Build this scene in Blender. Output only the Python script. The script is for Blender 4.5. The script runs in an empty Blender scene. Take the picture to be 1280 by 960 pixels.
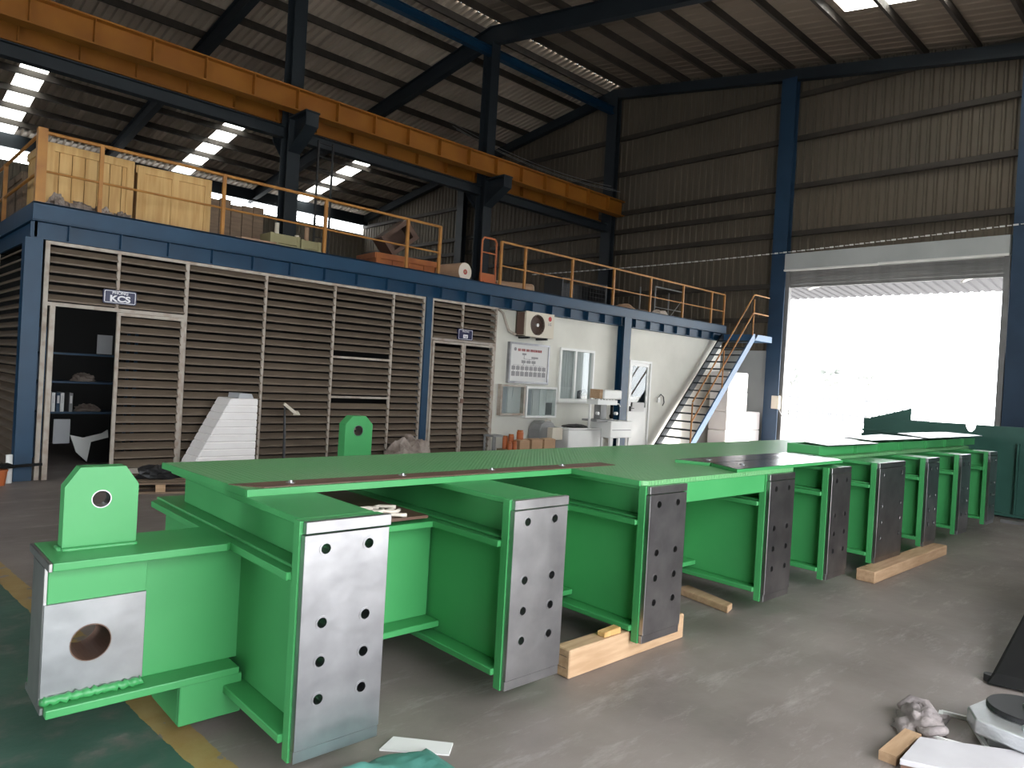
import bpy, math, random
from mathutils import Matrix, Vector, noise
from mathutils.geometry import tessellate_polygon
random.seed(7)
SC = bpy.context.scene
COL = SC.collection
PI = math.pi

# ------------------------------------------------------------------ camera
cam_data = bpy.data.cameras.new('camera')
cam_data.sensor_width = 36.0
cam_data.lens = 25.185
cam_data.clip_end = 300
cam = bpy.data.objects.new('camera', cam_data)
COL.objects.link(cam)
cam.matrix_world = Matrix(((0.716673, -0.035243, -0.696519, 0), (-0.695072, 0.045606, -0.717492, 0),
                           (0.057052, 0.998338, 0.008188, 1.55), (0, 0, 0, 1)))
SC.camera = cam

# ------------------------------------------------------------------ sky, daylight portals, exposure
world = bpy.data.worlds.new('sky')
SC.world = world
world.use_nodes = True
wbg = world.node_tree.nodes['Background']
wbg.inputs[0].default_value = (0.93, 0.97, 1.0, 1)
wbg.inputs[1].default_value = 5.0


def portal(name, loc, rot, sx, sy):
    d = bpy.data.lights.new(name, 'AREA')
    d.shape = 'RECTANGLE'
    d.size, d.size_y = sx, sy
    d.cycles.is_portal = True
    o = bpy.data.objects.new(name, d)
    o.location, o.rotation_euler = loc, rot
    COL.objects.link(o)


portal('portal_roller_door', (19.45, 6.46, 2.3), (0, PI / 2, 0), 4.5, 5.0)      # light travels -X
portal('portal_side_door', (2.2, -3.4, 2.6), (PI / 2, 0, 0), 7.6, 5.2)         # light travels +Y
portal('portal_added_opening', (-6.3, 5.5, 1.8), (0, -PI / 2, 0), 3.6, 4.0)         # light travels +X, through an opening added for fill light
portal('portal_clerestory', (9.0, 31.2, 8.5), (-PI / 2, 0, 0), 24.0, 0.5)        # light travels -Y

sun_data = bpy.data.lights.new('hazy_sun', 'SUN')
sun_data.energy = 14.0
sun_data.angle = math.radians(10)
sun_data.color = (1.0, .97, .92)
sun = bpy.data.objects.new('hazy_sun', sun_data)
sun.rotation_euler = Vector((-.75, .50, -.43)).to_track_quat('-Z', 'Y').to_euler()
COL.objects.link(sun)

SC.view_settings.view_transform = 'Standard'
SC.view_settings.look = 'None'
SC.view_settings.exposure = 0.9
SC.view_settings.gamma = 1.0
SC.view_settings.use_curve_mapping = False
SC.cycles.use_denoising = True
SC.cycles.max_bounces = 8
SC.cycles.diffuse_bounces = 6
SC.cycles.glossy_bounces = 3
SC.cycles.sample_clamp_indirect = 8.0


# ------------------------------------------------------------------ mesh helper
class B:
    def __init__(s):
        s.v, s.f = [], []

    def add(s, vs, fs):
        n = len(s.v)
        s.v += [tuple(p) for p in vs]
        s.f += [tuple(i + n for i in q) for q in fs]
        return s

    def box(s, x0, x1, y0, y1, z0, z1):
        return s.hexa([(x0, y0, z0), (x1, y0, z0), (x1, y1, z0), (x0, y1, z0), (x0, y0, z1), (x1, y0, z1), (x1, y1, z1), (x0, y1, z1)])

    def hexa(s, p):
        return s.add(p, [(0, 3, 2, 1), (4, 5, 6, 7), (0, 1, 5, 4), (1, 2, 6, 5), (2, 3, 7, 6), (3, 0, 4, 7)])

    def bar(s, p, q, w, h, up=(0, 0, 1)):
        p, q = Vector(p), Vector(q)
        d = (q - p).normalized()
        a = d.cross(Vector(up))
        if a.length < 1e-4:
            a = d.cross(Vector((1, 0, 0)))
        a.normalize()
        b = a.cross(d)
        a, b = a * w / 2, b * h / 2
        return s.hexa([p - a - b, p + a - b, q + a - b, q - a - b, p - a + b, p + a + b, q + a + b, q - a + b])

    def tube(s, pts, r, n=8, caps=True):
        pts = [Vector(p) for p in pts]
        rings = []
        ref = None
        for i, p in enumerate(pts):
            d = (pts[min(i + 1, len(pts) - 1)] - pts[max(i - 1, 0)]).normalized()
            if ref is None:
                ref = Vector((0, 0, 1)) if abs(d.z) < .9 else Vector((1, 0, 0))
            a = (ref - d * ref.dot(d)).normalized()
            ref = a
            b = d.cross(a)
            rr = r[i] if isinstance(r, (list, tuple)) else r
            rings.append([p + (a * math.cos(2 * PI * k / n) + b * math.sin(2 * PI * k / n)) * rr for k in range(n)])
        vs = [q for R in rings for q in R]
        fs = []
        for i in range(len(pts) - 1):
            for k in range(n):
                k2 = (k + 1) % n
                fs.append((i * n + k, i * n + k2, (i + 1) * n + k2, (i + 1) * n + k))
        if caps:
            fs.append(tuple(range(n))[::-1])
            fs.append(tuple((len(pts) - 1) * n + k for k in range(n)))
        return s.add(vs, fs)

    def prism(s, poly, ax, a, b):
        """extrude a 2D polygon along axis ax (0:(y,z) 1:(x,z) 2:(x,y)) from a to b"""
        return s.plate(poly, [], ax, a, b)

    def plate(s, poly, holes, ax, a, b):
        def P(q, t):
            return ((t, q[0], q[1]), (q[0], t, q[1]), (q[0], q[1], t))[ax]
        loops = [list(poly)] + [list(h) for h in holes]
        flat = [q for L in loops for q in L]
        tri = tessellate_polygon([[Vector((q[0], q[1], 0)) for q in L] for L in loops])
        n = len(flat)
        vs = [P(q, a) for q in flat] + [P(q, b) for q in flat]
        fs = [tuple(t) for t in tri] + [tuple(i + n for i in t)[::-1] for t in tri]
        o = 0
        for L in loops:
            m = len(L)
            for i in range(m):
                j = (i + 1) % m
                fs.append((o + i, o + j, o + j + n, o + i + n))
            o += m
        return s.add(vs, fs)

    def lathe(s, prof, c, ax=2, n=20):
        """prof: list of (radius, height); axis through c"""
        vs = []
        for r, h in prof:
            for k in range(n):
                u, w = r * math.cos(2 * PI * k / n), r * math.sin(2 * PI * k / n)
                q = ((h, u, w), (u, h, w), (u, w, h))[ax]
                vs.append((c[0] + q[0], c[1] + q[1], c[2] + q[2]))
        fs = []
        for i in range(len(prof) - 1):
            for k in range(n):
                k2 = (k + 1) % n
                fs.append((i * n + k, i * n + k2, (i + 1) * n + k2, (i + 1) * n + k))
        fs.append(tuple(range(n))[::-1])
        fs.append(tuple((len(prof) - 1) * n + k for k in range(n)))
        return s.add(vs, fs)

    def lump(s, c, rx, ry, rz, seed=0, amp=.35, n=22, m=12, freq=2.2, flat=True):
        vs, fs = [], []
        for i in range(m + 1):
            th = PI * i / m
            for k in range(n):
                ph = 2 * PI * k / n
                d = Vector((math.sin(th) * math.cos(ph), math.sin(th) * math.sin(ph), math.cos(th)))
                q = d * freq + Vector((seed * 3.7, seed * 1.3, seed))
                w = 1 + amp * noise.noise(q) + amp * .6 * noise.noise(q * 2.3)
                # sharp folds
                w += amp * .5 * (abs(noise.noise(q * 1.7 + Vector((9, 9, 9)))) - .25)
                z = d.z * rz * w
                if flat:
                    z = max(z, -rz * .15) + rz * .15
                vs.append((c[0] + d.x * rx * w, c[1] + d.y * ry * w, c[2] + z))
        for i in range(m):
            for k in range(n):
                k2 = (k + 1) % n
                fs.append((i * n + k, (i + 1) * n + k, (i + 1) * n + k2, i * n + k2))
        return s.add(vs, fs)


def circ(cx, cy, r, n=16):
    return [(cx + r * math.cos(2 * PI * k / n), cy + r * math.sin(2 * PI * k / n)) for k in range(n)]


def rrect(x0, x1, y0, y1, r, n=4):
    out = []
    for cx, cy, a0 in ((x1 - r, y1 - r, 0), (x0 + r, y1 - r, 90), (x0 + r, y0 + r, 180), (x1 - r, y0 + r, 270)):
        for k in range(n + 1):
            a = math.radians(a0 + 90 * k / n)
            out.append((cx + r * math.cos(a), cy + r * math.sin(a)))
    return out


ORG = {}


def tag(o, label=None, cat=None, group=None, kind=None):
    if label: o['label'] = label
    if cat: o['category'] = cat
    if group: o['group'] = group
    if kind: o['kind'] = kind
    return o


def thing(name, label, cat, loc=(0, 0, 0), rz=0.0, group=None, kind=None):
    o = bpy.data.objects.new(name, None)
    COL.objects.link(o)
    o.empty_display_size = .1
    o.location = loc
    o.rotation_euler = (0, 0, rz)
    ORG[o] = Vector(loc) if rz == 0 else Vector((0, 0, 0))   # rotated things take their parts in local coordinates
    return tag(o, label, cat, group, kind)


def obj(name, b, mt, parent=None, bevel=0, smooth=False, segs=1, label=None):
    me = bpy.data.meshes.new(name)
    off = Vector((0, 0, 0))
    if parent is not None:
        off = ORG[parent]
    vs = b.v if off.length == 0 else [(x - off.x, y - off.y, z - off.z) for x, y, z in b.v]
    me.from_pydata(vs, [], b.f)
    me.validate()
    import bmesh
    bm = bmesh.new()
    bm.from_mesh(me)
    bmesh.ops.recalc_face_normals(bm, faces=bm.faces)
    bm.to_mesh(me)
    bm.free()
    if smooth:
        me.polygons.foreach_set('use_smooth', [True] * len(me.polygons))
    me.materials.append(mt)
    o = bpy.data.objects.new(name, me)
    COL.objects.link(o)
    if parent is not None:
        o.parent = parent
        ORG[o] = off
    else:
        ORG[o] = Vector((0, 0, 0))
    if bevel:
        md = o.modifiers.new('bevel', 'BEVEL')
        md.width, md.segments, md.limit_method, md.angle_limit = bevel, segs, 'ANGLE', math.radians(40)
        md.harden_normals = False
    if label:
        o['label'] = label
    return o


def dup(o, dx=0, dy=0, dz=0, parent=None):
    c = o.copy()
    COL.objects.link(c)
    if parent is not None:
        c.parent = parent
    c.location = (o.location.x + dx, o.location.y + dy, o.location.z + dz)
    ORG[c] = ORG[o]
    return c


def dup_tree(o, dx=0, dy=0, dz=0, parent=None):
    c = dup(o, dx, dy, dz, parent)
    for k in o.children:
        dup_tree(k, parent=c)
    return c


def text(name, s, size, loc, rot, mt, parent, sx=1.0, align='CENTER', bold=0.0, depth=.001):
    cu = bpy.data.curves.new(name, 'FONT')
    cu.body = s
    cu.size = size
    cu.align_x = align
    cu.align_y = 'CENTER'
    cu.offset = bold
    cu.extrude = depth
    t = bpy.data.objects.new(name, cu)
    COL.objects.link(t)
    bpy.context.view_layer.update()
    me = bpy.data.meshes.new_from_object(t.evaluated_get(bpy.context.evaluated_depsgraph_get()))
    bpy.data.objects.remove(t)
    me.materials.clear()
    me.materials.append(mt)
    o = bpy.data.objects.new(name, me)
    COL.objects.link(o)
    if parent is not None:
        o.parent = parent
        loc = Vector(loc) - ORG[parent]
        ORG[o] = ORG[parent]
    o.location = loc
    o.rotation_euler = rot
    o.scale = (sx, 1, 1)
    return o


# ------------------------------------------------------------------ materials
def srgb(r, g, b):
    f = lambda c: (c / 255 / 12.92) if c / 255 <= .04045 else ((c / 255 + .055) / 1.055) ** 2.4
    return (f(r), f(g), f(b))


def mat(name, c, rough=.6, metal=0.0, c2=None, scale=3.0, lo=.35, hi=.65, bump=0.0, bscale=40.0, detail=5.0, stretch=None, spec=.5):
    """base colour c broken up towards c2 by noise (dirt, wear, grain)"""
    m = bpy.data.materials.new(name)
    m.use_nodes = True
    nt = m.node_tree
    bs = nt.nodes['Principled BSDF']
    bs.inputs['Roughness'].default_value = rough
    bs.inputs['Metallic'].default_value = metal
    bs.inputs['Specular IOR Level'].default_value = spec
    bs.inputs['Base Color'].default_value = (*c, 1)
    tc = nt.nodes.new('ShaderNodeTexCoord')
    mp = nt.nodes.new('ShaderNodeMapping')
    nt.links.new(tc.outputs['Object'], mp.inputs[0])
    if stretch:
        mp.inputs['Scale'].default_value = stretch
    if c2 is not None:
        n = nt.nodes.new('ShaderNodeTexNoise')
        n.inputs['Scale'].default_value = scale
        n.inputs['Detail'].default_value = detail
        nt.links.new(mp.outputs[0], n.inputs['Vector'])
        r = nt.nodes.new('ShaderNodeValToRGB')
        r.color_ramp.elements[0].position, r.color_ramp.elements[1].position = lo, hi
        r.color_ramp.elements[0].color, r.color_ramp.elements[1].color = (*c, 1), (*c2, 1)
        nt.links.new(n.outputs[0], r.inputs[0])
        nt.links.new(r.outputs[0], bs.inputs['Base Color'])
    if bump:
        n2 = nt.nodes.new('ShaderNodeTexNoise')
        n2.inputs['Scale'].default_value = bscale
        n2.inputs['Detail'].default_value = 3
        nt.links.new(mp.outputs[0], n2.inputs['Vector'])
        bp = nt.nodes.new('ShaderNodeBump')
        bp.inputs['Strength'].default_value = bump
        bp.inputs['Distance'].default_value = .02
        nt.links.new(n2.outputs[0], bp.inputs['Height'])
        nt.links.new(bp.outputs[0], bs.inputs['Normal'])
    return m


M = {}
M['green'] = mat('green_paint', (.048, .285, .088), .42, c2=(.058, .31, .10), scale=2.5)
M['green_dk'] = mat('dark_green_paint', (.02, .085, .065), .5, c2=(.03, .11, .085), scale=2.0)
M['steel'] = mat('milled_steel', (.29, .29, .305), .32, 1.0, c2=(.44, .44, .46), scale=4.0, lo=.3, hi=.7, bump=.30, bscale=3.2)
M['steel_dk'] = mat('dimmed_steel', (.28, .27, .275), .36, 1.0, c2=(.40, .385, .39), scale=5.0, bump=.25, bscale=3.5)  # same steel made darker; light falloff along the frame is in the colour
M['steel_mid'] = mat('second_plate_steel', (.36, .355, .365), .34, 1.0, c2=(.50, .495, .505), scale=4.0, bump=.3, bscale=3.2)  # steel retoned for the second plate; its share of light is in the colour
M['strip'] = mat('smooth_oiled_steel', (.16, .15, .15), .2, 1.0, c2=(.24, .23, .23), scale=5.0)
M['alu'] = mat('aluminium', (.66, .68, .70), .38, 1.0, c2=(.75, .77, .79), scale=6.0, bump=.1, bscale=60)
M['rust'] = mat('bare_rusty_steel', (.13, .075, .055), .5, .2, c2=(.18, .10, .07), scale=6.0)
M['rib_blue'] = mat('blue_painted_steel', (.002, .033, .078), .5, c2=(.004, .042, .095), scale=3.0)
M['blue_lt'] = mat('door_lit_blue_paint', (.03, .10, .22), .45, c2=(.045, .13, .26), scale=2.0)  # stair blue made paler; light from the roller door is in the colour
M['navy'] = mat('blue_grey_frame_paint', (.013, .019, .026), .6, c2=(.018, .026, .034), scale=1.0)
M['orange'] = mat('orange_crane_paint', (.36, .135, .012), .6, c2=(.29, .10, .009), scale=1.5)
M['rail'] = mat('ochre_rail_paint', (.40, .18, .035), .55, c2=(.30, .12, .025), scale=5.0)
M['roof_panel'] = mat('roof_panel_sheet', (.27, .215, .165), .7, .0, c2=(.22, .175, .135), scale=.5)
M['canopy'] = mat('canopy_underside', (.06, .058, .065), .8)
M['roof'] = mat('roof_sheet', (.56, .47, .385), .7, .0, c2=(.48, .40, .325), scale=.5)  # left slope's ribbed sheet, made lighter to carry the brightness around the skylights
M['clad'] = mat('wall_cladding_sheet', (.125, .10, .072), .7, .0, c2=(.10, .082, .06), scale=.4)
M['purlin'] = mat('dark_purlin_steel', (.036, .029, .023), .7, c2=(.05, .04, .032))
M['slat'] = mat('brown_louver_slat', (.165, .125, .09), .6, c2=(.12, .09, .065), scale=1.2)
M['alframe'] = mat('cream_frame_paint', (.42, .37, .32), .55, c2=(.30, .23, .18), scale=7.0, lo=.45, hi=.7)
M['plaster'] = mat('white_wall_paint', (.72, .71, .65), .7, c2=(.64, .63, .57), scale=1.2, bump=.05, bscale=6)
M['masonry'] = mat('pale_block_wall_paint', (.46, .48, .48), .75, c2=(.40, .42, .42), scale=1.0)
M['white'] = mat('white_enamel', (.80, .80, .78), .4, c2=(.76, .76, .74))
M['foam'] = mat('white_foam', (.88, .85, .84), .8, c2=(.84, .80, .79), scale=3)
M['column_blue'] = mat('column_blue_paint', (.012, .04, .085), .5, c2=(.018, .052, .105), scale=2)
M['fence'] = mat('fence_paint', (.13, .13, .14), .7)
M['slabw'] = mat('white_board', (.56, .54, .56), .7, c2=(.50, .48, .50), scale=4)
M['crate'] = mat('pale_crate_timber', (.62, .40, .165), .7, c2=(.50, .29, .10), scale=3.0, stretch=(6, 6, .6), bump=.1)
M['wood'] = mat('raw_timber', (.50, .33, .20), .75, c2=(.40, .25, .14), scale=4.0, stretch=(1, 8, 8), bump=.15)
M['old_wood'] = mat('weathered_timber', (.22, .15, .10), .8, c2=(.16, .11, .075), scale=4.0, stretch=(1, 8, 8))
M['ocrate'] = mat('orange_timber', (.40, .13, .035), .7, c2=(.30, .09, .03), scale=4.0)
M['card'] = mat('cardboard', (.42, .26, .15), .8, c2=(.38, .23, .13), scale=2)
M['black'] = mat('black_rubber', (.008, .008, .008), .8, spec=.2)
M['dark'] = mat('dark_steel', (.03, .03, .032), .45, .3)
M['grey'] = mat('grey_enamel', (.25, .25, .25), .5, c2=(.20, .20, .20))
M['brown'] = mat('brown_plastic', (.10, .055, .04), .5)
M['paper'] = mat('paper', (.70, .69, .68), .8)
M['paper_grey'] = mat('grey_paper', (.42, .43, .45), .8)
M['sign'] = mat('sign_blue', (.012, .014, .06), .4)
M['red'] = mat('sign_red', (.45, .03, .03), .5)
M['ltext'] = mat('sign_lettering', (.75, .74, .78), .5)
M['grey_print'] = mat('grey_print', (.28, .27, .28), .7)
M['teal'] = mat('teal_tarpaulin', (.07, .24, .20), .55, c2=(.09, .29, .24), scale=4, bump=.2, bscale=12)
M['rag'] = mat('grey_rag_cloth', (.30, .26, .25), .9, c2=(.22, .19, .19), scale=8, bump=.3, bscale=60)
M['sack'] = mat('dirty_sheet_plastic', (.36, .30, .26), .7, c2=(.16, .12, .10), scale=6, bump=.2)
M['opot'] = mat('orange_plastic', (.42, .11, .03), .5)
M['trunk'] = mat('hazed_bark', (.2, .2, .19), .9)  # trunk greyed; haze of the bright yard is put into its colour
M['kraft'] = mat('tan_wrap', (.42, .27, .17), .75, c2=(.36, .22, .14))
M['rollw'] = mat('white_roll', (.68, .60, .52), .75, c2=(.62, .54, .46))
M['olive'] = mat('pale_green_timber', (.33, .30, .16), .7, c2=(.28, .25, .13))
M['cream'] = mat('cream_enamel', (.62, .56, .46), .5)
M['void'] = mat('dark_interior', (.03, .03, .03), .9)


def glass_mat():
    m = bpy.data.materials.new('window_glass')
    m.use_nodes = True
    nt = m.node_tree
    nt.nodes.remove(nt.nodes['Principled BSDF'])
    out = nt.nodes['Material Output']
    tr, gl, mx, lw_, pw, ad = (nt.nodes.new(x) for x in ('ShaderNodeBsdfTransparent', 'ShaderNodeBsdfGlossy', 'ShaderNodeMixShader', 'ShaderNodeLayerWeight', 'ShaderNodeMath', 'ShaderNodeMath'))
    tr.inputs[0].default_value = (.9, .93, .93, 1)
    gl.inputs['Roughness'].default_value = .03
    pw.operation = 'POWER'
    pw.inputs[1].default_value = 4.0
    ad.operation = 'MULTIPLY_ADD'
    ad.inputs[1].default_value = .5
    ad.inputs[2].default_value = .05
    nt.links.new(lw_.outputs['Facing'], pw.inputs[0])
    nt.links.new(pw.outputs[0], ad.inputs[0])
    nt.links.new(ad.outputs[0], mx.inputs[0])
    nt.links.new(tr.outputs[0], mx.inputs[1])
    nt.links.new(gl.outputs[0], mx.inputs[2])
    nt.links.new(mx.outputs[0], out.inputs[0])
    return m


def skylight_mat():
    m = bpy.data.materials.new('translucent_polycarbonate')
    m.use_nodes = True
    nt = m.node_tree
    nt.nodes.remove(nt.nodes['Principled BSDF'])
    out = nt.nodes['Material Output']
    t, d, mx = (nt.nodes.new(x) for x in ('ShaderNodeBsdfTranslucent', 'ShaderNodeBsdfTransparent', 'ShaderNodeMixShader'))
    t.inputs[0].default_value = (.85, .85, .82, 1)
    d.inputs[0].default_value = (.9, .9, .88, 1)
    mx.inputs[0].default_value = .08
    nt.links.new(t.outputs[0], mx.inputs[1])
    nt.links.new(d.outputs[0], mx.inputs[2])
    nt.links.new(mx.outputs[0], out.inputs[0])
    return m


M['glass'] = glass_mat()
M['sky_panel'] = skylight_mat()


def checker_plate_mat():
    """green painted tread plate: small raised lozenges in fine relief"""
    m = mat('green_tread_plate', (.115, .36, .135), .36, c2=(.15, .36, .155), scale=1.5)  # base lighter than the frame's green; sky sheen is put into the colour
    nt = m.node_tree
    bs = nt.nodes['Principled BSDF']
    tc = nt.nodes.new('ShaderNodeTexCoord')
    mp = nt.nodes.new('ShaderNodeMapping')
    mp.inputs['Rotation'].default_value = (0, 0, PI / 4)
    nt.links.new(tc.outputs['Object'], mp.inputs[0])
    sep = nt.nodes.new('ShaderNodeSeparateXYZ')
    nt.links.new(mp.outputs[0], sep.inputs[0])
    outs = []
    for ax in (0, 1):
        k = nt.nodes.new('ShaderNodeMath'); k.operation = 'MULTIPLY'; k.inputs[1].default_value = 2 * PI / .042
        nt.links.new(sep.outputs[ax], k.inputs[0])
        sn = nt.nodes.new('ShaderNodeMath'); sn.operation = 'SINE'
        nt.links.new(k.outputs[0], sn.inputs[0])
        outs.append(sn)
    pr = nt.nodes.new('ShaderNodeMath'); pr.operation = 'MULTIPLY'
    nt.links.new(outs[0].outputs[0], pr.inputs[0]); nt.links.new(outs[1].outputs[0], pr.inputs[1])
    gt = nt.nodes.new('ShaderNodeMath'); gt.operation = 'MAXIMUM'; gt.inputs[1].default_value = .25
    nt.links.new(pr.outputs[0], gt.inputs[0])
    bp = nt.nodes.new('ShaderNodeBump')
    bp.inputs['Strength'].default_value = 1.0
    bp.inputs['Distance'].default_value = .012
    nt.links.new(gt.outputs[0], bp.inputs['Height'])
    nt.links.new(bp.outputs[0], bs.inputs['Normal'])
    return m


M['tread'] = checker_plate_mat()


def floor_mat():
    """worn concrete, a green painted zone and a scuffed yellow lane line"""
    m = bpy.data.materials.new('shop_floor')
    m.use_nodes = True
    nt = m.node_tree
    L = nt.links.new
    bs = nt.nodes['Principled BSDF']
    tc = nt.nodes.new('ShaderNodeTexCoord')

    def nz(scale, detail=6, stretch=None, rough=.6):
        n = nt.nodes.new('ShaderNodeTexNoise')
        n.inputs['Scale'].default_value = scale
        n.inputs['Detail'].default_value = detail
        n.inputs['Roughness'].default_value = rough
        if stretch:
            mp = nt.nodes.new('ShaderNodeMapping')
            mp.inputs['Scale'].default_value = stretch
            mp.inputs['Rotation'].default_value = (0, 0, .5)
            L(tc.outputs['Object'], mp.inputs[0])
            L(mp.outputs[0], n.inputs['Vector'])
        else:
            L(tc.outputs['Object'], n.inputs['Vector'])
        return n

    def ramp(src, a, b, ca, cb):
        r = nt.nodes.new('ShaderNodeValToRGB')
        r.color_ramp.elements[0].position, r.color_ramp.elements[1].position = a, b
        r.color_ramp.elements[0].color, r.color_ramp.elements[1].color = (*ca, 1), (*cb, 1)
        L(src, r.inputs[0])
        return r

    def mix(f, a, b):
        x = nt.nodes.new('ShaderNodeMix')
        x.data_type = 'RGBA'
        L(f, x.inputs[0]); L(a, x.inputs[6]); L(b, x.inputs[7])
        return x.outputs[2]

    def mth(op, a, b):
        x = nt.nodes.new('ShaderNodeMath')
        x.operation = op
        for i, q in enumerate((a, b)):
            if isinstance(q, (int, float)):
                x.inputs[i].default_value = q
            else:
                L(q, x.inputs[i])
        return x.outputs[0]

    base = ramp(nz(.9, 8).outputs[0], .3, .7, (.15, .125, .115), (.26, .222, .205)).outputs[0]
    scuff = ramp(nz(1.1, 12, (1, 4, 1), .8).outputs[0], .53, .68, (0, 0, 0), (.75, .75, .75)).outputs[0]
    base = mix(scuff, base, ramp(nz(7).outputs[0], .3, .7, (.33, .29, .275), (.43, .385, .365)).outputs[0])
    stain = ramp(nz(.55, 4, None).outputs[0], .55, .72, (0, 0, 0), (.75, .75, .75)).outputs[0]
    base = mix(stain, base, ramp(nz(5).outputs[0], .3, .7, (.085, .067, .058), (.16, .13, .112)).outputs[0])
    sep = nt.nodes.new('ShaderNodeSeparateXYZ')
    L(tc.outputs['Object'], sep.inputs[0])
    # distance from the lane line's left edge, measured along X
    edge = mth('SUBTRACT', 1.232, mth('MULTIPLY', sep.outputs[1], .055))
    d = mth('SUBTRACT', sep.outputs[0], edge)
    wob = mth('MULTIPLY', mth('SUBTRACT', nz(9, 5).outputs[0], .5), .035)
    d = mth('ADD', d, wob)
    wear = nz(6, 8).outputs[0]
    green = mth('MULTIPLY', mth('LESS_THAN', d, 0.0), mth('SMOOTH_MIN', mth('MULTIPLY', mth('SUBTRACT', .78, wear), 4.0), 1.0))
    yel = mth('MULTIPLY', mth('GREATER_THAN', d, 0.0), mth('LESS_THAN', d, .125))
    yel = mth('MULTIPLY', yel, mth('GREATER_THAN', .60, wear))
    gc = ramp(nz(2.2, 8).outputs[0], .3, .7, (.030, .085, .062), (.062, .135, .10)).outputs[0]
    gc = mix(ramp(nz(4, 9, (1, 4, 1), .8).outputs[0], .60, .72, (0, 0, 0), (.55, .55, .55)).outputs[0], gc, ramp(nz(9).outputs[0], .3, .7, (.16, .18, .15), (.24, .25, .22)).outputs[0])
    yc = ramp(nz(8).outputs[0], .3, .7, (.30, .19, .06), (.36, .26, .11)).outputs[0]
    colr = mix(green, base, gc)
    colr = mix(yel, colr, yc)
    L(colr, bs.inputs['Base Color'])
    rr = nt.nodes.new('ShaderNodeMapRange')
    rr.inputs[3].default_value, rr.inputs[4].default_value = .32, .62
    L(nz(2.5, 6).outputs[0], rr.inputs[0])
    L(rr.outputs[0], bs.inputs['Roughness'])
    bp = nt.nodes.new('ShaderNodeBump')
    bp.inputs['Strength'].default_value = .12
    bp.inputs['Distance'].default_value = .02
    L(nz(14, 6).outputs[0], bp.inputs['Height'])
    L(bp.outputs[0], bs.inputs['Normal'])
    return m


M['floor'] = floor_mat()
M['yard'] = mat('pale_concrete_yard', (.55, .54, .52), .8, c2=(.48, .47, .45), scale=.3)
M['leaf'] = mat('hazed_foliage', (.20, .21, .20), .9, c2=(.28, .29, .275), scale=4)  # greyed foliage; distance haze is mixed into the leaf colour


# ------------------------------------------------------------------ the setting
YR, ZR, SL = 15.4, 11.66, 0.157      # ridge line of the roof
FRAMES = (1.62, 7.52, 13.40, 18.98)  # frames along the hall


def zr(y):
    return ZR - SL * abs(y - YR)


def struct(o, label):
    return tag(o, label=label, kind='structure')


b = B().box(-6.2, 19.5, -3.4, 31.3, -.3, 0)
struct(obj('floor', b, M['floor']), 'worn grey concrete shop floor with green painted zone and yellow lane line')
b = B().box(19.5, 80, -40, 60, -.3, -.01).box(-20, 19.5, -40, -3.4, -.3, -.01)
struct(obj('ground', b, M['yard']), 'pale concrete yard outside the open roller door')


def ribs(u0, u1, pitch, deep, prof=(0, .55, .68, .88)):
    """list of (u, depth) of a trapezoidal sheet"""
    out, u = [], u0
    while u < u1 - 1e-6:
        for k, d in zip(prof, (0, 0, deep, deep)):
            if u + k * pitch <= u1:
                out.append((u + k * pitch, d))
        u += pitch
    out.append((u1, 0))
    return out


SKY_X = (4.02, 10.10, 15.42)
SKY_XR = (4.4, 10.4, 15.78)
SKW = .72


def roof_slope(ya, yb, pitch, deep, skyx, sya, syb):
    """ribbed sheet between the skylight strips; under each strip only the part before the skylight"""
    bb = B()

    def sheet(x0, x1, y0, y1):
        p = ribs(x0, x1, pitch, deep)
        vs = [(x, y, zr(y) + d) for x, d in p for y in (y0, y1)]
        bb.add(vs, [(2 * i, 2 * i + 1, 2 * i + 3, 2 * i + 2) for i in range(len(p) - 1)])
    x = -6.2
    for sx in skyx:
        sheet(x, sx, ya, yb)
        sheet(sx, sx + SKW, ya, sya)
        if abs(syb - yb) > .01:
            sheet(sx, sx + SKW, syb, yb)
        x = sx + SKW
    sheet(x, 19.55, ya, yb)
    return bb


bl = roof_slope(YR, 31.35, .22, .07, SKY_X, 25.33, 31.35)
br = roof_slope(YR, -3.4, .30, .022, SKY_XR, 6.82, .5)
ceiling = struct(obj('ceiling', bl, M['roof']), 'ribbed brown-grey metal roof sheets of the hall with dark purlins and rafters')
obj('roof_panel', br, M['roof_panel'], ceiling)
for xs, y0, y1 in ((SKY_X, 25.33, 31.35), (SKY_XR, 6.82, .5)):
    for x in xs:
        ym = [y0 + (y1 - y0) * k / 5 for k in range(6)]
        for k in range(5):
            a, c = ym[k], ym[k + 1]
            bb = B().hexa([(x, a, zr(a)), (x + SKW, a, zr(a)), (x + SKW, c, zr(c)), (x, c, zr(c)),
                           (x, a, zr(a) + .01), (x + SKW, a, zr(a) + .01), (x + SKW, c, zr(c) + .01), (x, c, zr(c) + .01)])
            obj('skylight', bb, M['sky_panel'], ceiling)
ys = [15.85 + 1.27 * k for k in range(12)] + [14.95 - 1.13 * k for k in range(16)]
pur = None
for y in ys:
    if pur is None:
        y0 = y
        bb = B().box(-6.2, 19.4, y - .035, y + .035, zr(y) - .20, zr(y) - .005)
        pur = obj('purlin', bb, M['purlin'], ceiling)
    else:
        dup(pur, 0, y - y0, zr(y) - zr(y0), ceiling)
rf = None
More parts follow.
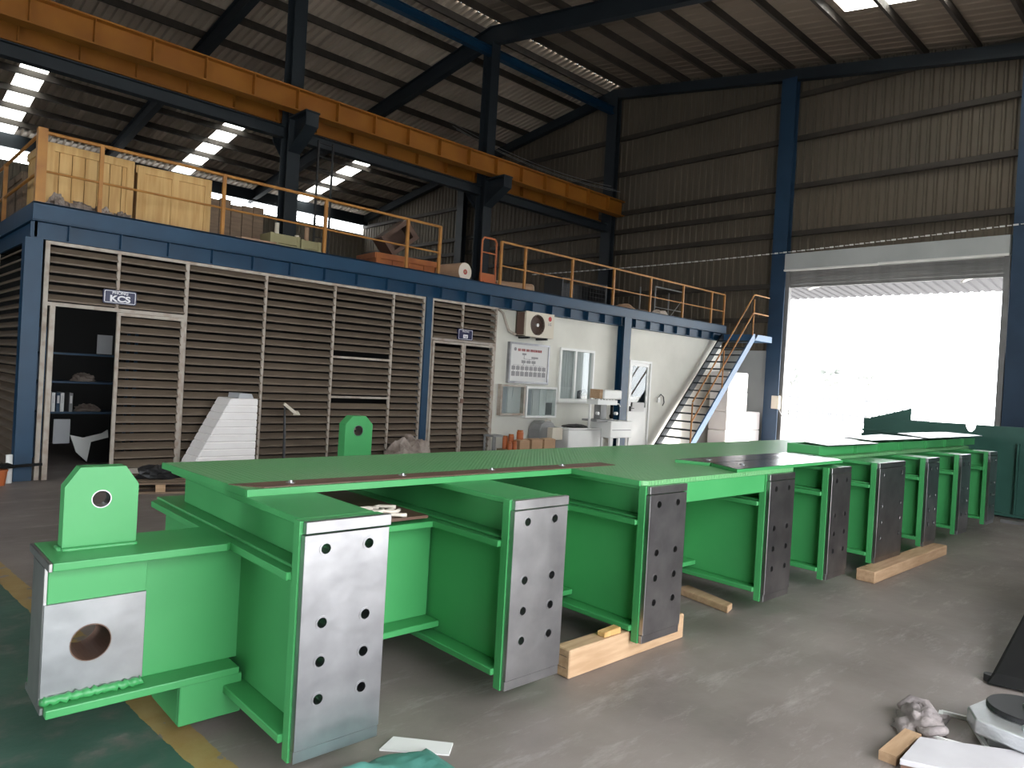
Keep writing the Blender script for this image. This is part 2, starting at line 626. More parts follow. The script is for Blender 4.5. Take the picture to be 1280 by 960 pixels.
for x in FRAMES[:3]:
    if rf is None:
        bb = B()
        for ya, yb in ((YR, 31.1), (YR, -3.1)):
            for dz0, dz1, w in ((-.23, -.21, .10), (-.70, -.21, .006), (-.72, -.69, .10)):
                t = .35 if ya != yb else 1
                za0, za1 = zr(ya) + dz0, zr(ya) + dz1
                zb0, zb1 = zr(yb) + dz0 * .85, zr(yb) + dz1
                if dz1 < -.5:
                    zb1 = zb0 + .03
                bb.hexa([(x - w, ya, za0), (x + w, ya, za0), (x + w, yb, zb0), (x - w, yb, zb0),
                         (x - w, ya, za1), (x + w, ya, za1), (x + w, yb, zb1), (x - w, yb, zb1)])
        rf = obj('rafter', bb, M['navy'], ceiling)
    else:
        dup(rf, x - FRAMES[0], 0, 0, ceiling)
bb = B()
for ya, yb in ((YR, 31.1), (YR, -3.1)):
    x = 19.05
    bb.hexa([(x - .1, ya, zr(ya) - .5), (x + .1, ya, zr(ya) - .5), (x + .1, yb, zr(yb) - .5), (x - .1, yb, zr(yb) - .5),
             (x - .1, ya, zr(ya) - .2), (x + .1, ya, zr(ya) - .2), (x + .1, yb, zr(yb) - .2), (x - .1, yb, zr(yb) - .2)])
obj('gable_rafter', bb, M['navy'], ceiling)
bb = B().box(-6, 19.0, YR - .09, YR + .09, 10.62, 10.65).box(-6, 19.0, YR - .02, YR + .02, 10.65, 10.83).box(-6, 19.0, YR - .09, YR + .09, 10.83, 10.86)
obj('ridge_tie', bb, M['rib_blue'], ceiling)
bb = B().box(-6, 19.2, 30.6, 30.75, 8.62, 9.1)
obj('eave_girder', bb, M['navy'], ceiling)

# gable end wall with the roller door opening
DY0, DY1, DZ = 3.95, 8.98, 4.57
bb = B()
p = ribs(-3.2, 31.2, .22, .035)
for i in range(len(p) - 1):
    (y0, d0), (y1, d1) = p[i], p[i + 1]
    inside = y1 > DY0 and y0 < DY1
    zb = DZ if inside else 2.7
    bb.add([(19.32 - d0, y0, zb), (19.32 - d1, y1, zb), (19.32 - d1, y1, zr(y1) + .02), (19.32 - d0, y0, zr(y0) + .02)], [(0, 1, 2, 3)])
wall_back = struct(obj('wall_back', bb, M['clad']), 'ribbed brown cladding of the gable end wall above a pale masonry base')
bb = B().box(19.22, 19.42, -3.2, DY0, 0, 2.73).box(19.22, 19.42, DY1, 31.2, 0, 2.73)
obj('masonry_base', bb, M['masonry'], wall_back)
gt = None
for k, (z, ya, yb) in enumerate(((9.80, -3.1, 27), (8.60, -3.1, 31), (7.27, -3.1, 31), (5.97, -3.1, 31), (6.66, 9.2, 31), (4.55, 9.2, 31), (3.6, 9.2, 31))):
    obj('girt', B().box(19.17, 19.28, ya, yb, z - .07, z + .07), M['purlin'], wall_back)
for y in (3.62, 9.22, YR, 23.2):
    w = .21
    bb = B()
    bb.box(18.93, 18.96, y - w, y + w, 0, zr(y) - .45).box(19.13, 19.16, y - w, y + w, 0, zr(y) - .45).box(18.96, 19.13, y - .012, y + .012, 0, zr(y) - .45)
    obj('gable_column', bb, M['column_blue' if y < 10 else 'navy'], wall_back)

bb = B()
p = ribs(-6.2, 19.4, .22, .035)
for i in range(len(p) - 1):
    (x0, d0), (x1, d1) = p[i], p[i + 1]
    for za, zb in ((0, 8.28), (8.72, 9.25)):
        bb.add([(x0, 31.2 - d0, za), (x1, 31.2 - d1, za), (x1, 31.2 - d1, zb), (x0, 31.2 - d0, zb)], [(0, 1, 2, 3)])
wall_left = struct(obj('wall_left', bb, M['clad']), 'far side wall of ribbed cladding with a long bright slot below the eave')
for z in (8.42, 8.54):
    obj('slot_bar', B().box(-6, 19.2, 31.17, 31.21, z, z + .025), M['navy'], wall_left)
bb = B()
p = ribs(-6.2, 19.4, .22, .035)
for i in range(len(p) - 1):
    (x0, d0), (x1, d1) = p[i], p[i + 1]
    za = 5.2 if (x1 > -1.6 and x0 < 6.0) else 0
    bb.add([(x0, -3.25 + d0, za), (x1, -3.25 + d1, za), (x1, -3.25 + d1, zr(-3.2)), (x0, -3.25 + d0, zr(-3.2))], [(0, 1, 2, 3)])
struct(obj('wall_right', bb, M['clad']), 'near side wall of ribbed cladding with a wide open doorway')
bb = B().plate([(-3.3, 0), (3.5, 0), (3.5, 3.6), (7.5, 3.6), (7.5, 0), (31.3, 0), (31.3, 9.18), (YR, 11.68), (-3.3, 8.74)], [], 0, -6.25, -6.2)  # unseen opening cut in to bring fill daylight onto the end faces
struct(obj('wall_front', bb, M['clad']), 'plain gable wall with an unseen opening added for fill light at the near end of the hall')

# ------------------------------------------------------------------ roller door
door = struct(thing('door_5', '', '', (19.1, 6.46, 0)), 'open roller shutter door with pale housing box in the gable wall')
obj('shutter_housing', B().prism([(18.86, 4.93), (19.24, 4.93), (19.24, 5.42), (18.86, 5.36)], 1, 3.86, 9.02), M['masonry'], door, bevel=.01)
bb = B().box(18.83, 18.9, 3.86, 6.6, 4.90, 4.945).box(18.83, 18.9, 6.6, 9.02, 4.885, 4.93)
obj('housing_lip', bb, M['white'], door)
sl = None
for k in range(5):
    if sl is None:
        sl = obj('shutter_slat', B().prism([(19.10, 4.46), (19.13, 4.46), (19.155, 4.50), (19.13, 4.545), (19.10, 4.545)], 1, DY0 - .05, DY1 + .05), M['grey'], door)
    else:
        dup(sl, 0, 0, .09 * k, door)
for y in (DY0 - .02, DY1 + .02):
    obj('guide_rail', B().box(19.05, 19.2, y - .06, y + .06, 0, 4.95), M['grey'], door)
# canopy roof outside
can = thing('canopy', 'white ribbed canopy roof outside above the roller door', 'canopy', (22, 6.4, 4.6))
bb = B()
p = ribs(2.0, 12.0, .25, .03)
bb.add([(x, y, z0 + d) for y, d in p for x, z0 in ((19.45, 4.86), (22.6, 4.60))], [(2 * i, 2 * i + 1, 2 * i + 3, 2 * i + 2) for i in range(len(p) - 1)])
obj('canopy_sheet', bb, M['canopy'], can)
for y in (4.9, 8.6):
    obj('canopy_strut', B().bar((19.46, y, 4.45), (20.6, y, 4.74), .05, .05), M['white'], can)
# yard fence and trees far outside
fn = thing('yard_fence', 'pale picket fence far out in the bright yard', 'fence', (46, 18, 0))
pk = None
for k in range(34):
    y = 13 + k * .42
    if pk is None:
        pk = obj('picket', B().box(45.97, 46.03, y - .05, y + .05, 0, 1.6), M['fence'], fn)
    else:
        dup(pk, 0, k * .42, 0, fn)
for z in (.4, 1.35):
    obj('fence_rail', B().box(46.03, 46.07, 12.8, 27.2, z, z + .07), M['fence'], fn)
for k, (y, r, lab) in enumerate(((19.8, 1.0, 'leftmost haze-coloured tree beyond the yard fence'), (17.3, .95, 'middle haze-coloured tree beyond the yard fence'), (15.0, .8, 'rightmost haze-coloured tree beyond the yard fence'))):
    t = thing('tree', lab, 'tree', (52 + k, y + 4, 0), group='trees beyond the yard')
    obj('trunk', B().tube([(52 + k, y + 4, -.05), (52 + k, y + 4, 2.6)], [.16, .1]), M['trunk'], t)
    obj('crown', B().lump((52 + k, y + 4, 3.1), r, r, r * .7, seed=k, amp=.5, flat=False), M['leaf'], t)

# ------------------------------------------------------------------ crane columns, runway girders
YC = 15.38


def crane_column(x, label):
    t = thing('steel_column', label, 'column', (x, YC, 0), group='columns under the ridge')
    bb = B()
    top = 10.95
    for s in (-1, 1):
        bb.box(x - .15, x + .15, YC + s * .17 - .015, YC + s * .17 + .015, 0, top)
    bb.box(x - .012, x + .012, YC - .16, YC + .16, 0, top)
    obj('shaft', bb, M['navy'], t)
    for s, e, zt in ((-1, .95, 7.06), (1, .60, 7.005)):
        q = lambda a: YC + s * a
        pr = [(q(.18), zt), (q(e), zt), (q(e), zt - .28), (q(.18), zt - .72)]
        bb = B().prism(pr, 0, x - .02, x + .02)
        bb.box(x - .17, x + .17, min(q(.18), q(e + .03)), max(q(.18), q(e + .03)), zt - .01, zt + .025)
        bb.hexa([(x - .15, q(.18), zt - .74), (x + .15, q(.18), zt - .74), (x + .15, q(e), zt - .30), (x - .15, q(e), zt - .30),
                 (x - .15, q(.18), zt - .72), (x + .15, q(.18), zt - .72), (x + .15, q(e), zt - .28), (x - .15, q(e), zt - .28)])
        bb.box(x - .15, x + .15, q(e) - .015, q(e) + .015, zt - .30, zt)
        obj('crane_bracket', bb, M['navy'], t)
    return t


crane_column(FRAMES[1], 'dark blue column behind the wooden crates, carrying the orange girders')
crane_column(FRAMES[2], 'dark blue column in the middle of the mezzanine, behind the red trolley')


def girder(y, label, dz):
    t = thing('runway_girder', label, 'girder', (6.5, y, 7.0))
    bb = B().box(-6, 18.95, y - .008, y + .008, 7.03, 7.47)
    bb.box(-6, 18.95, y - .15, y + .15, 7.0, 7.03).box(-6, 18.95, y - .15, y + .15, 7.46, 7.49)
    obj('girder_body', bb, M['orange'], t)
    st = None
    for k in range(25):
        x = -5.5 + k * .985
        if x > 18.9:
            break
        if st is None:
            st = obj('stiffener', B().box(x - .008, x + .008, y - .14, y + .14, 7.03, 7.46), M['orange'], t)
            x0 = x
        else:
            dup(st, x - x0, 0, 0, t)
    obj('crane_rail', B().box(-6, 18.95, y - .03, y + .03, 7.49, 7.54), M['rust'], t)
    for c in list(t.children):
        c.location.z += dz
    return t


girder(14.80, 'orange crane runway girder on the near side of the blue columns', .09)
girder(15.76, 'orange crane runway girder on the far side of the blue columns', .035)
t = thing('crane_strut', 'blue-grey tie beam along the columns under the orange girders', 'beam', (6.5, YC, 6.65))
for xa_, xb_ in ((-6, 7.33), (7.71, 13.21), (13.59, 18.9)):
    obj('strut_body', B().box(xa_, xb_, YC - .1, YC + .1, 6.64, 6.66).box(xa_, xb_, YC - .1, YC + .1, 6.88, 6.90).box(xa_, xb_, YC - .01, YC + .01, 6.66, 6.88), M['navy'], t)

# ladder beside the first column
t = thing('ladder', 'thin steel ladder rising beside the column behind the crates', 'ladder', (7.85, 14.7, 3.3))
for dx in (0, .36):
    obj('ladder_stile', B().box(7.85 + dx - .02, 7.85 + dx + .02, 14.68, 14.72, 3.302, 6.6), M['dark'], t)
rg = None
for k in range(11):
    if rg is None:
        rg = obj('rung', B().tube([(7.85, 14.7, 3.55), (8.21, 14.7, 3.55)], .012, 6), M['dark'], t)
    else:
        dup(rg, 0, 0, .3 * k, t)

# sagging lines strung across the hall
for k, (a, c, lab) in enumerate((((13.4, 17.2, 9.2), (18.85, 15.2, 8.15), 'uppermost of the thin wires running to the gable wall'), ((13.4, 17.0, 9.0), (18.85, 15.0, 8.0), 'second of the thin wires running to the gable wall'),
                                 ((13.4, 16.8, 8.85), (18.85, 14.8, 7.9), 'lowest of the thin wires running to the gable wall'))):
    pts = [tuple(a[i] + (c[i] - a[i]) * s / 10 - (.25 * 4 * (s / 10) * (1 - s / 10) if i == 2 else 0) for i in range(3)) for s in range(11)]
    tag(obj('wire', B().tube(pts, .008, 5), M['grey']), lab, 'wire', 'thin wires under the roof')
t = thing('link_chain', 'pale plastic chain strung across the gable wall above the roller door', 'chain', (18.9, 10, 5.45))
bb = B()
for k in range(126):
    y0 = 18.6 - k * .125
    u = k / 126
    z0 = 5.40 + .16 * u - .12 * math.sin(PI * min(1, u * 1.05))
    if k % 2:
        bb.box(18.85, 18.87, y0, y0 + .10, z0, z0 + .035)
    else:
        bb.box(18.845, 18.885, y0, y0 + .085, z0 + .012, z0 + .024)
o = obj('links', bb, M['white'], t)
o['kind'] = 'stuff'


# ------------------------------------------------------------------ mezzanine office block
FY = 10.12                     # plane of the louvre facade
mz = thing('mezzanine', 'blue steel mezzanine deck with stiffened edge beam over the louver rooms and office', 'mezzanine', (9.8, 12.6, 0))
obj('deck_slab', B().box(1.80, 17.76, FY + .02, 15.0, 3.12, 3.30), M['purlin'], mz)
EY = FY - .07
bb = B().box(1.76, 17.80, EY, EY + .03, 3.10, 3.31).box(1.76, 17.80, EY, EY + .12, 3.295, 3.315).box(1.76, 17.80, EY, EY + .1, 3.09, 3.105)
obj('edge_channel', bb, M['rib_blue'], mz)
bb = B().box(1.76, 1.79, EY + .03, 15.0, 3.10, 3.31).box(1.80, 1.83, EY + .1, 15.0, 2.90, 3.10)
obj('side_channel', bb, M['rib_blue'], mz)
bb = B().box(1.76, 17.80, FY + .03, FY + .05, 2.90, 3.09).box(1.76, 17.80, FY - .04, FY + .12, 2.885, 2.90)
obj('lower_beam', bb, M['rib_blue'], mz)
st = None
for k in range(28):
    x = 2.15 + k * .578
    if st is None:
        st = obj('stiffener', B().box(x - .006, x + .006, FY - .045, FY + .03, 2.90, 3.09), M['rib_blue'], mz)
    else:
        dup(st, .578 * k, 0, 0, mz)
for x0, x1 in ((1.70, 1.88), (7.59, 7.72), (13.14, 13.40)):
    bb = B()
    if x0 < 10:
        bb.box(x0, x1, FY - .06, FY + .12, 0, 2.885)
    else:
        bb.box(x0, x1, FY - .15, FY - .135, 0, 3.085).box(x0, x1, FY + .02, FY + .035, 0, 2.885).box(x0 + .12, x0 + .135, FY - .135, FY + .02, 0, 3.085)
    obj('deck_post', bb, M['rib_blue'], mz)


# louver slats: one mesh per width, copied
SLATS = {}


def slat(parent, x0, x1, z, y=FY):
    w = round(x1 - x0, 3)
    if w not in SLATS:
        pr = [(-.058, 0), (-.047, -.004), (.048, .074), (.043, .084), (-.048, .010), (-.058, .016)]
        me_o = obj('slat', B().prism(pr, 0, 0, w), M['slat'])
        SLATS[w] = me_o.data
        bpy.data.objects.remove(me_o)
    o = bpy.data.objects.new('slat', SLATS[w])
    COL.objects.link(o)
    o.parent = parent
    off = ORG[parent]
    o.location = (x0 - off.x + random.uniform(-.002, .002), y - off.y, z - off.z)
    o.rotation_euler = (random.uniform(-.035, .035), 0, 0)
    return o


def bars(parent, lst, name, y0=FY - .03, y1=FY + .01, mt='alframe'):
    for x0, x1, z0, z1 in lst:
        obj(name, B().box(x0, x1, y0, y1, z0, z1), M[mt], parent)


PIT = .1155
lw = struct(thing('wall_louver', '', '', (4.7, FY, 0)), 'brown louver wall in cream frames of the inspection room under the mezzanine')
bars(lw, [(1.91, 1.96, 0, 2.88), (3.54, 3.585, 0, 2.84), (4.665, 4.70, 0, 2.84), (5.80, 5.835, 0, 2.84), (6.91, 6.945, 0, 2.84), (7.545, 7.585, 0, 2.88), (2.70, 2.735, 2.15, 2.84)], 'frame_post')
bars(lw, [(1.96, 7.545, 2.84, 2.88), (1.96, 3.54, 2.105, 2.15), (5.835, 6.91, 1.71, 1.745), (5.835, 6.91, 1.075, 1.11)], 'frame_rail')
bars(lw, [(3.585, 7.545, 0, .10)], 'sill_plate', mt='grey')
for x0, x1 in ((3.585, 4.665), (4.70, 5.80), (5.835, 6.91), (6.945, 7.545)):
    for k in range(24):
        if x0 == 5.835 and k in (14, 8):
            continue
        slat(lw, x0, x1, .10 + k * PIT)
for x0, x1 in ((1.96, 2.70), (2.735, 3.54)):
    for k in range(6):
        slat(lw, x0, x1, 2.165 + k * .114)
lw2 = struct(thing('wall_louver_side', '', '', (1.78, 12.5, 0)), 'brown louver return wall at the left end of the mezzanine')
ss = None
for k in range(24):
    z = .10 + k * PIT
    if ss is None:
        pr = [(-.058, 0), (-.047, -.004), (.048, .074), (.043, .084), (-.048, .010), (-.058, .016)]
        ss = obj('slat', B().prism([(1.79 + a, z + c) for a, c in pr], 1, 10.24, 12.3), M['slat'], lw2)
    else:
        dup(ss, 0, 0, k * PIT, lw2)
    c = dup(ss, 0, 2.12, k * PIT, lw2)
for y in (12.32, 14.45):
    obj('frame_post', B().box(1.75, 1.80, y, y + .05, 0, 2.88), M['alframe'], lw2)
obj('frame_post', B().box(1.75, 1.80, 10.2, 10.24, 0, 2.88), M['alframe'], lw2)


def louver_door(name, x0, x1, z1, n, label, hinge=None, y=FY - .035):
    d = struct(thing(name, '', '', ((x0 + x1) / 2, y, 0)), label)
    bars(d, [(x0, x0 + .04, .02, z1), (x1 - .04, x1, .02, z1)], 'door_stile', y - .02, y + .02)
    bars(d, [(x0 + .04, x1 - .04, z1 - .04, z1), (x0 + .04, x1 - .04, .02, .10)], 'door_rail', y - .02, y + .02)
    for k in range(n):
        slat(d, x0 + .04, x1 - .04, .115 + k * PIT, y + .01)
    return d


d1 = louver_door('door_1', 2.72, 3.545, 2.10, 17, 'brown louver door leaf right of the dark open doorway under the KCS sign')
obj('door_jamb', B().box(1.985, 2.04, FY - .05, FY + .02, 0, 2.105), M['alframe'], lw)
lw3 = struct(thing('wall_louver_double', '', '', (8.5, FY, 0)), 'brown louver panel above and around the double louver doors')
bars(lw3, [(7.735, 7.775, 0, 2.88), (9.27, 9.31, 0, 2.88), (8.435, 8.475, 2.18, 2.84)], 'frame_post')
bars(lw3, [(7.775, 9.27, 2.84, 2.88), (7.775, 9.27, 2.15, 2.19)], 'frame_rail')
for x0, x1 in ((7.775, 8.435), (8.475, 9.27)):
    for k in range(6):
        slat(lw3, x0, x1, 2.195 + k * .109)
d2 = louver_door('door_2', 7.78, 8.49, 2.14, 17, 'left leaf of the louver double doors next to the white office wall')
d3 = louver_door('door_3', 8.50, 9.25, 2.14, 17, 'right leaf of the louver double doors next to the white office wall')
obj('door_latch', B().box(8.47, 8.53, FY - .085, FY - .055, 1.04, 1.12), M['rust'], d2)

# the two blue room signs
for (cx, cz, w, h, lab, big) in ((2.735, 2.29, .385, .175, 'dark blue KCS room sign above the dark doorway', True), (8.50, 2.295, .35, .20, 'small dark blue room sign above the louver double doors', False)):
    s = thing('room_sign', lab, 'sign', (cx, FY - .06, cz), group='room signs')
    y = FY - .06
    obj('sign_plate', B().prism(rrect(cx - w / 2, cx + w / 2, cz - h / 2, cz + h / 2, .02), 1, y - .012, y + .024), M['sign'], s)
    obj('sign_border', B().plate(rrect(cx - w / 2 + .012, cx + w / 2 - .012, cz - h / 2 + .012, cz + h / 2 - .012, .015), [rrect(cx - w / 2 + .019, cx + w / 2 - .019, cz - h / 2 + .019, cz + h / 2 - .019, .011)], 1, y - .015, y - .012), M['ltext'], s)
    if big:
        text('sign_text', 'PHÒNG', .052, (cx, y - .0145, cz + .05), (PI / 2, 0, 0), M['ltext'], s, 1.0, bold=.001)
        text('sign_text', 'KCS', .105, (cx, y - .0145, cz - .025), (PI / 2, 0, 0), M['ltext'], s, 1.25, bold=.004)
    else:
        text('sign_text', 'PHÒNG', .045, (cx, y - .0145, cz + .055), (PI / 2, 0, 0), M['ltext'], s, 1.0)
        obj('sign_field', B().plate([(cx - .055, cz - .065), (cx + .055, cz - .065), (cx + .055, cz + .0), (cx - .055, cz)], [[(cx - .03, cz - .045), (cx - .015, cz - .045), (cx - .015, cz - .018), (cx - .03, cz - .018)], [(cx + .0, cz - .05), (cx + .03, cz - .05), (cx + .03, cz - .03), (cx + .0, cz - .03)]], 1, y - .015, y - .012), M['ltext'], s)

# rooms behind the louvers
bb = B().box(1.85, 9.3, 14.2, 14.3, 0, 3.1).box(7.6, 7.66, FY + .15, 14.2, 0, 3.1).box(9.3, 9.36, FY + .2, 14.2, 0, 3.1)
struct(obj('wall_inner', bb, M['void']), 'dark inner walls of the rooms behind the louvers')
sh = thing('shelf_unit', 'dark blue shelving unit seen through the open KCS doorway', 'shelf', (2.85, 12.1, 0))
for x in (2.3, 3.5):
    for y in (11.9, 12.3):
        obj('upright', B().box(x - .02, x + .02, y - .02, y + .02, 0, 1.9), M['rib_blue'], sh)
for z in (.70, 1.14, 1.55):
    obj('shelf_board', B().box(2.28, 3.52, 11.86, 12.34, z - .03, z), M['rib_blue'], sh)
for k, (x, c, lab) in enumerate(((2.44, 'white', 'leftmost white binder on the dark shelf in the KCS room'), (2.50, 'rib_blue', 'blue binder between two white binders in the KCS room'), (2.55, 'white', 'white binder right of the blue binder in the KCS room'), (2.66, 'grey', 'grey binder at the right end of the binder row in the KCS room'))):
    bd = thing('binder', lab, 'binder', (x, 11.95, .70), group='binders in the KCS room')
    obj('cover', B().box(x - .022, x + .022, 11.88, 12.15, .70, .97), M[c], bd)
    obj('spine_label', B().box(x - .014, x + .014, 11.876, 11.88, .82, .93), M['paper'], bd)
tag(obj('paper_sheet', B().box(2.38, 2.58, 11.5, 11.52, .28, .62), M['paper_grey']), 'pale sheet hanging low at the left in the KCS doorway', 'paper')
tag(obj('paper_sheet', B().box(2.95, 3.15, 11.84, 11.855, 1.56, 1.84), M['paper_grey']), 'pale sheet standing high on the dark shelf', 'paper')
tag(obj('crumpled_papers', B().lump((2.9, 12.0, .701), .17, .1, .09, 3), M['sack']), 'heap of papers on the lower dark shelf', 'papers')
tag(obj('cloth_bundle', B().lump((2.85, 12.05, 1.141), .16, .12, .10, 5), M['sack']), 'grey bundle on the upper dark shelf', 'bundle')
bg = thing('tote_bag', 'black bag with white cloth hanging out on the KCS room floor', 'bag', (2.86, 12.0, 0))
obj('bag_body', B().prism([(2.80, 0), (3.12, 0), (3.10, .34), (2.82, .36)], 1, 11.5, 11.8), M['black'], bg)
obj('cloth', B().prism([(2.58, .40), (2.66, .16), (2.80, .02), (2.84, .30), (3.06, .36), (3.05, .47), (2.98, .42), (2.74, .36)], 1, 11.46, 11.50), M['white'], bg)

# white office wall with window and glazed door
WZ = 2.88
wx0, wx1, wz0, wz1 = 11.23, 12.36, 1.13, 2.255
dx0, dx1, dz1 = 13.68, 14.56, 2.14
bb = B().plate([(9.31, 0), (dx0, 0), (dx0, dz1), (dx1, dz1), (dx1, 0), (17.80, 0), (17.80, WZ), (9.31, WZ)], [[(wx0, wz0), (wx1, wz0), (wx1, wz1), (wx0, wz1)]], 1, FY + .06, FY + .16)
struct(obj('wall_office', bb, M['plaster']), 'white painted office wall with window and glazed door below the blue edge beam')
bb = B().box(9.4, 17.7, 14.2, 14.3, 0, 3.1).box(17.7, 17.8, FY + .16, 14.3, 0, 3.1).box(13.0, 13.06, FY + .2, 14.2, 0, 3.1)
struct(obj('wall_office_inner', bb, M['plaster']), 'white inner walls of the office rooms seen through window and door glass')
wn = struct(thing('window_1', '', '', ((wx0 + wx1) / 2, FY + .06, wz0)), 'sliding office window in white frame beside the air conditioner')
bb = B().plate([(wx0, wz0), (wx1, wz0), (wx1, wz1), (wx0, wz1)], [[(wx0 + .045, wz0 + .05), (wx1 - .045, wz0 + .05), (wx1 - .045, wz1 - .05), (wx0 + .045, wz1 - .05)]], 1, FY + .02, FY + .14)
obj('window_frame', bb, M['white'], wn)
obj('window_mullion', B().box(11.72, 11.765, FY + .03, FY + .1, wz0 + .05, wz1 - .05), M['white'], wn)
obj('window_sill', B().box(wx0 - .03, wx1 + .03, FY - .02, FY + .06, wz0 - .04, wz0), M['white'], wn)
obj('glass_pane', B().box(wx0 + .045, 11.72, FY + .06, FY + .066, wz0 + .05, wz1 - .05), M['glass'], wn)
obj('glass_pane', B().box(11.765, wx1 - .045, FY + .08, FY + .086, wz0 + .05, wz1 - .05), M['glass'], wn)
tag(obj('backdrop', B().add([(wx0 - .1 + k * .04, FY + .19 + (.015 if k % 2 else -.015), z) for z in (wz0 - .1, wz1 + .1) for k in range(35)],
    [(k, k + 1, k + 36, k + 35) for k in range(34)]), M['paper']), 'pale grey curtain added behind the office window to stand in for its pale reflection', 'backdrop')  # added panel that brightens the unlit window
tag(obj('desk_printer', B().prism([(12.0, wz0 - .1), (12.30, wz0 - .1), (12.30, wz0 + .2), (12.22, wz0 + .27), (12.0, wz0 + .22)], 1, FY + .155, FY + .172), M['dark']), 'dark machine standing behind the lower right of the office window', 'printer')
d4 = struct(thing('door_4', '', '', ((dx0 + dx1) / 2, FY + .06, 0)), 'white glazed office door right of the blue post')
bb = B().plate([(dx0, 0), (dx1, 0), (dx1, dz1), (dx0, dz1)], [[(dx0 + .05, .02), (dx1 - .05, .02), (dx1 - .05, dz1 - .05), (dx0 + .05, dz1 - .05)]], 1, FY + .03, FY + .13)
obj('door_frame', bb, M['white'], d4)
bb = B().plate([(dx0 + .05, .02), (dx1 - .05, .02), (dx1 - .05, dz1 - .05), (dx0 + .05, dz1 - .05)], [[(dx0 + .14, 1.02), (dx1 - .14, 1.02), (dx1 - .14, dz1 - .14), (dx0 + .14, dz1 - .14)]], 1, FY + .06, FY + .10)
obj('door_leaf', bb, M['white'], d4)
obj('glass_pane', B().box(dx0 + .14, dx1 - .14, FY + .075, FY + .082, 1.02, dz1 - .14), M['glass'], d4)
obj('door_handle', B().box(dx0 + .07, dx0 + .10, FY + .0, FY + .06, .93, 1.05).bar((dx0 + .085, FY + .01, 1.0), (dx0 + .21, FY + .01, 1.0), .02, .02), M['dark'], d4)
tag(obj('notice', B().box(dx0 + .2, dx1 - .2, FY + .05, FY + .058, .92, 1.14), M['paper']), 'white notice stuck on the glazed office door', 'notice')
mt_ = thing('wall_meter', 'small wall switch with looping cable right of the glazed office door', 'switch', (14.95, FY + .05, 1.2))
obj('meter_case', B().box(14.86, 14.94, FY + .0, FY + .06, 1.16, 1.28), M['white'], mt_)
obj('cable', B().tube([(14.9, FY + .03, 1.28), (15.0, FY + .03, 1.36), (15.12, FY + .03, 1.30), (15.16, FY + .03, 1.16), (15.10, FY + .03, 1.08)], .012, 6), M['dark'], mt_)

# air conditioner outdoor unit
ac = thing('air_conditioner', 'white outdoor air conditioner unit with brown fan grille on the office wall', 'air conditioner', (10.25, 9.95, 2.38))
ay0, ay1 = 9.86, 10.14
cx, cz = 10.19, 2.625
obj('casing', B().plate([(9.86, 2.385), (10.66, 2.385), (10.66, 2.875), (9.86, 2.875)], [circ(cx, cz, .205, 28)], 1, ay0, ay0 + .03).box(9.86, 9.88, ay0 + .03, ay1, 2.385, 2.875).box(10.64, 10.66, ay0 + .03, ay1, 2.385, 2.875).box(9.86, 10.66, ay0 + .03, ay1, 2.855, 2.875).box(9.86, 10.66, ay0 + .03, ay1, 2.385, 2.405).box(9.86, 10.66, ay1 - .02, ay1, 2.385, 2.875), M['cream'], ac)
obj('coil', B().box(9.85, 9.86, ay0 + .05, ay1 - .03, 2.41, 2.85), M['brown'], ac)
bb = B()
for r in (.035, .07, .105, .14, .175, .20):
    bb.tube([(cx + r * math.cos(2 * PI * k / 28), ay0 + .005, cz + r * math.sin(2 * PI * k / 28)) for k in range(29)], .0045, 5)
for k in range(10):
    a = PI * k / 10
    bb.tube([(cx - .2 * math.cos(a), ay0 + .008, cz - .2 * math.sin(a)), (cx + .2 * math.cos(a), ay0 + .008, cz + .2 * math.sin(a))], .003, 5)
obj('fan_grille', bb, M['brown'], ac)
obj('fan', B().lathe([(.19, ay0 + .06), (.19, ay0 + .08)], (cx, 0, cz), 1, 24), M['brown'], ac)
obj('fan_hub', B().lathe([(.035, ay0 - .005), (.035, ay0 + .02)], (cx, 0, cz), 1, 16), M['white'], ac)
obj('round_logo', B().lathe([(.048, ay0 - .003), (.048, ay0)], (10.535, 0, 2.775), 1, 24), M['red'], ac)
text('logo_letters', 'LG', .075, (10.535, ay0 - .002, 2.665), (PI / 2, 0, 0), M['grey_print'], ac, 1.0, bold=.002)
for x in (10.0, 10.5):
    obj('bracket', B().box(x - .02, x + .02, ay0 + .02, FY + .06, 2.345, 2.385), M['dark'], ac)
obj('pipe', B().tube([(9.36, FY + .03, 2.87), (9.5, FY + .02, 2.80), (9.60, FY + .02, 2.60), (9.66, FY + .01, 2.48), (9.80, FY, 2.42), (9.86, FY, 2.42)], .025, 8), M['alframe'], ac)

# organisation chart board
bd = thing('chart_board', 'white framed chart board with red heading under the air conditioner', 'board', (10.27, FY, 1.48))
bx0, bx1, bz0, bz1 = 9.72, 10.83, 1.475, 2.245
obj('board_panel', B().box(bx0, bx1, FY + .0, FY + .06, bz0, bz1), M['paper'], bd)
obj('board_frame', B().plate([(bx0 - .02, bz0 - .02), (bx1 + .02, bz0 - .02), (bx1 + .02, bz1 + .02), (bx0 - .02, bz1 + .02)], [[(bx0 + .02, bz0 + .02), (bx1 - .02, bz0 + .02), (bx1 - .02, bz1 - .02), (bx0 + .02, bz1 - .02)]], 1, FY - .015, FY + .06), M['steel'], bd)
y = FY - .003
bb = B()
W_, H_ = bx1 - bx0, bz1 - bz0


def pq(u0, u1, v0, v1):   # rectangles on the board face, fractions from its top left
    bb.box(bx0 + u0 * W_, bx0 + u1 * W_, y, FY, bz1 - v1 * H_, bz1 - v0 * H_)


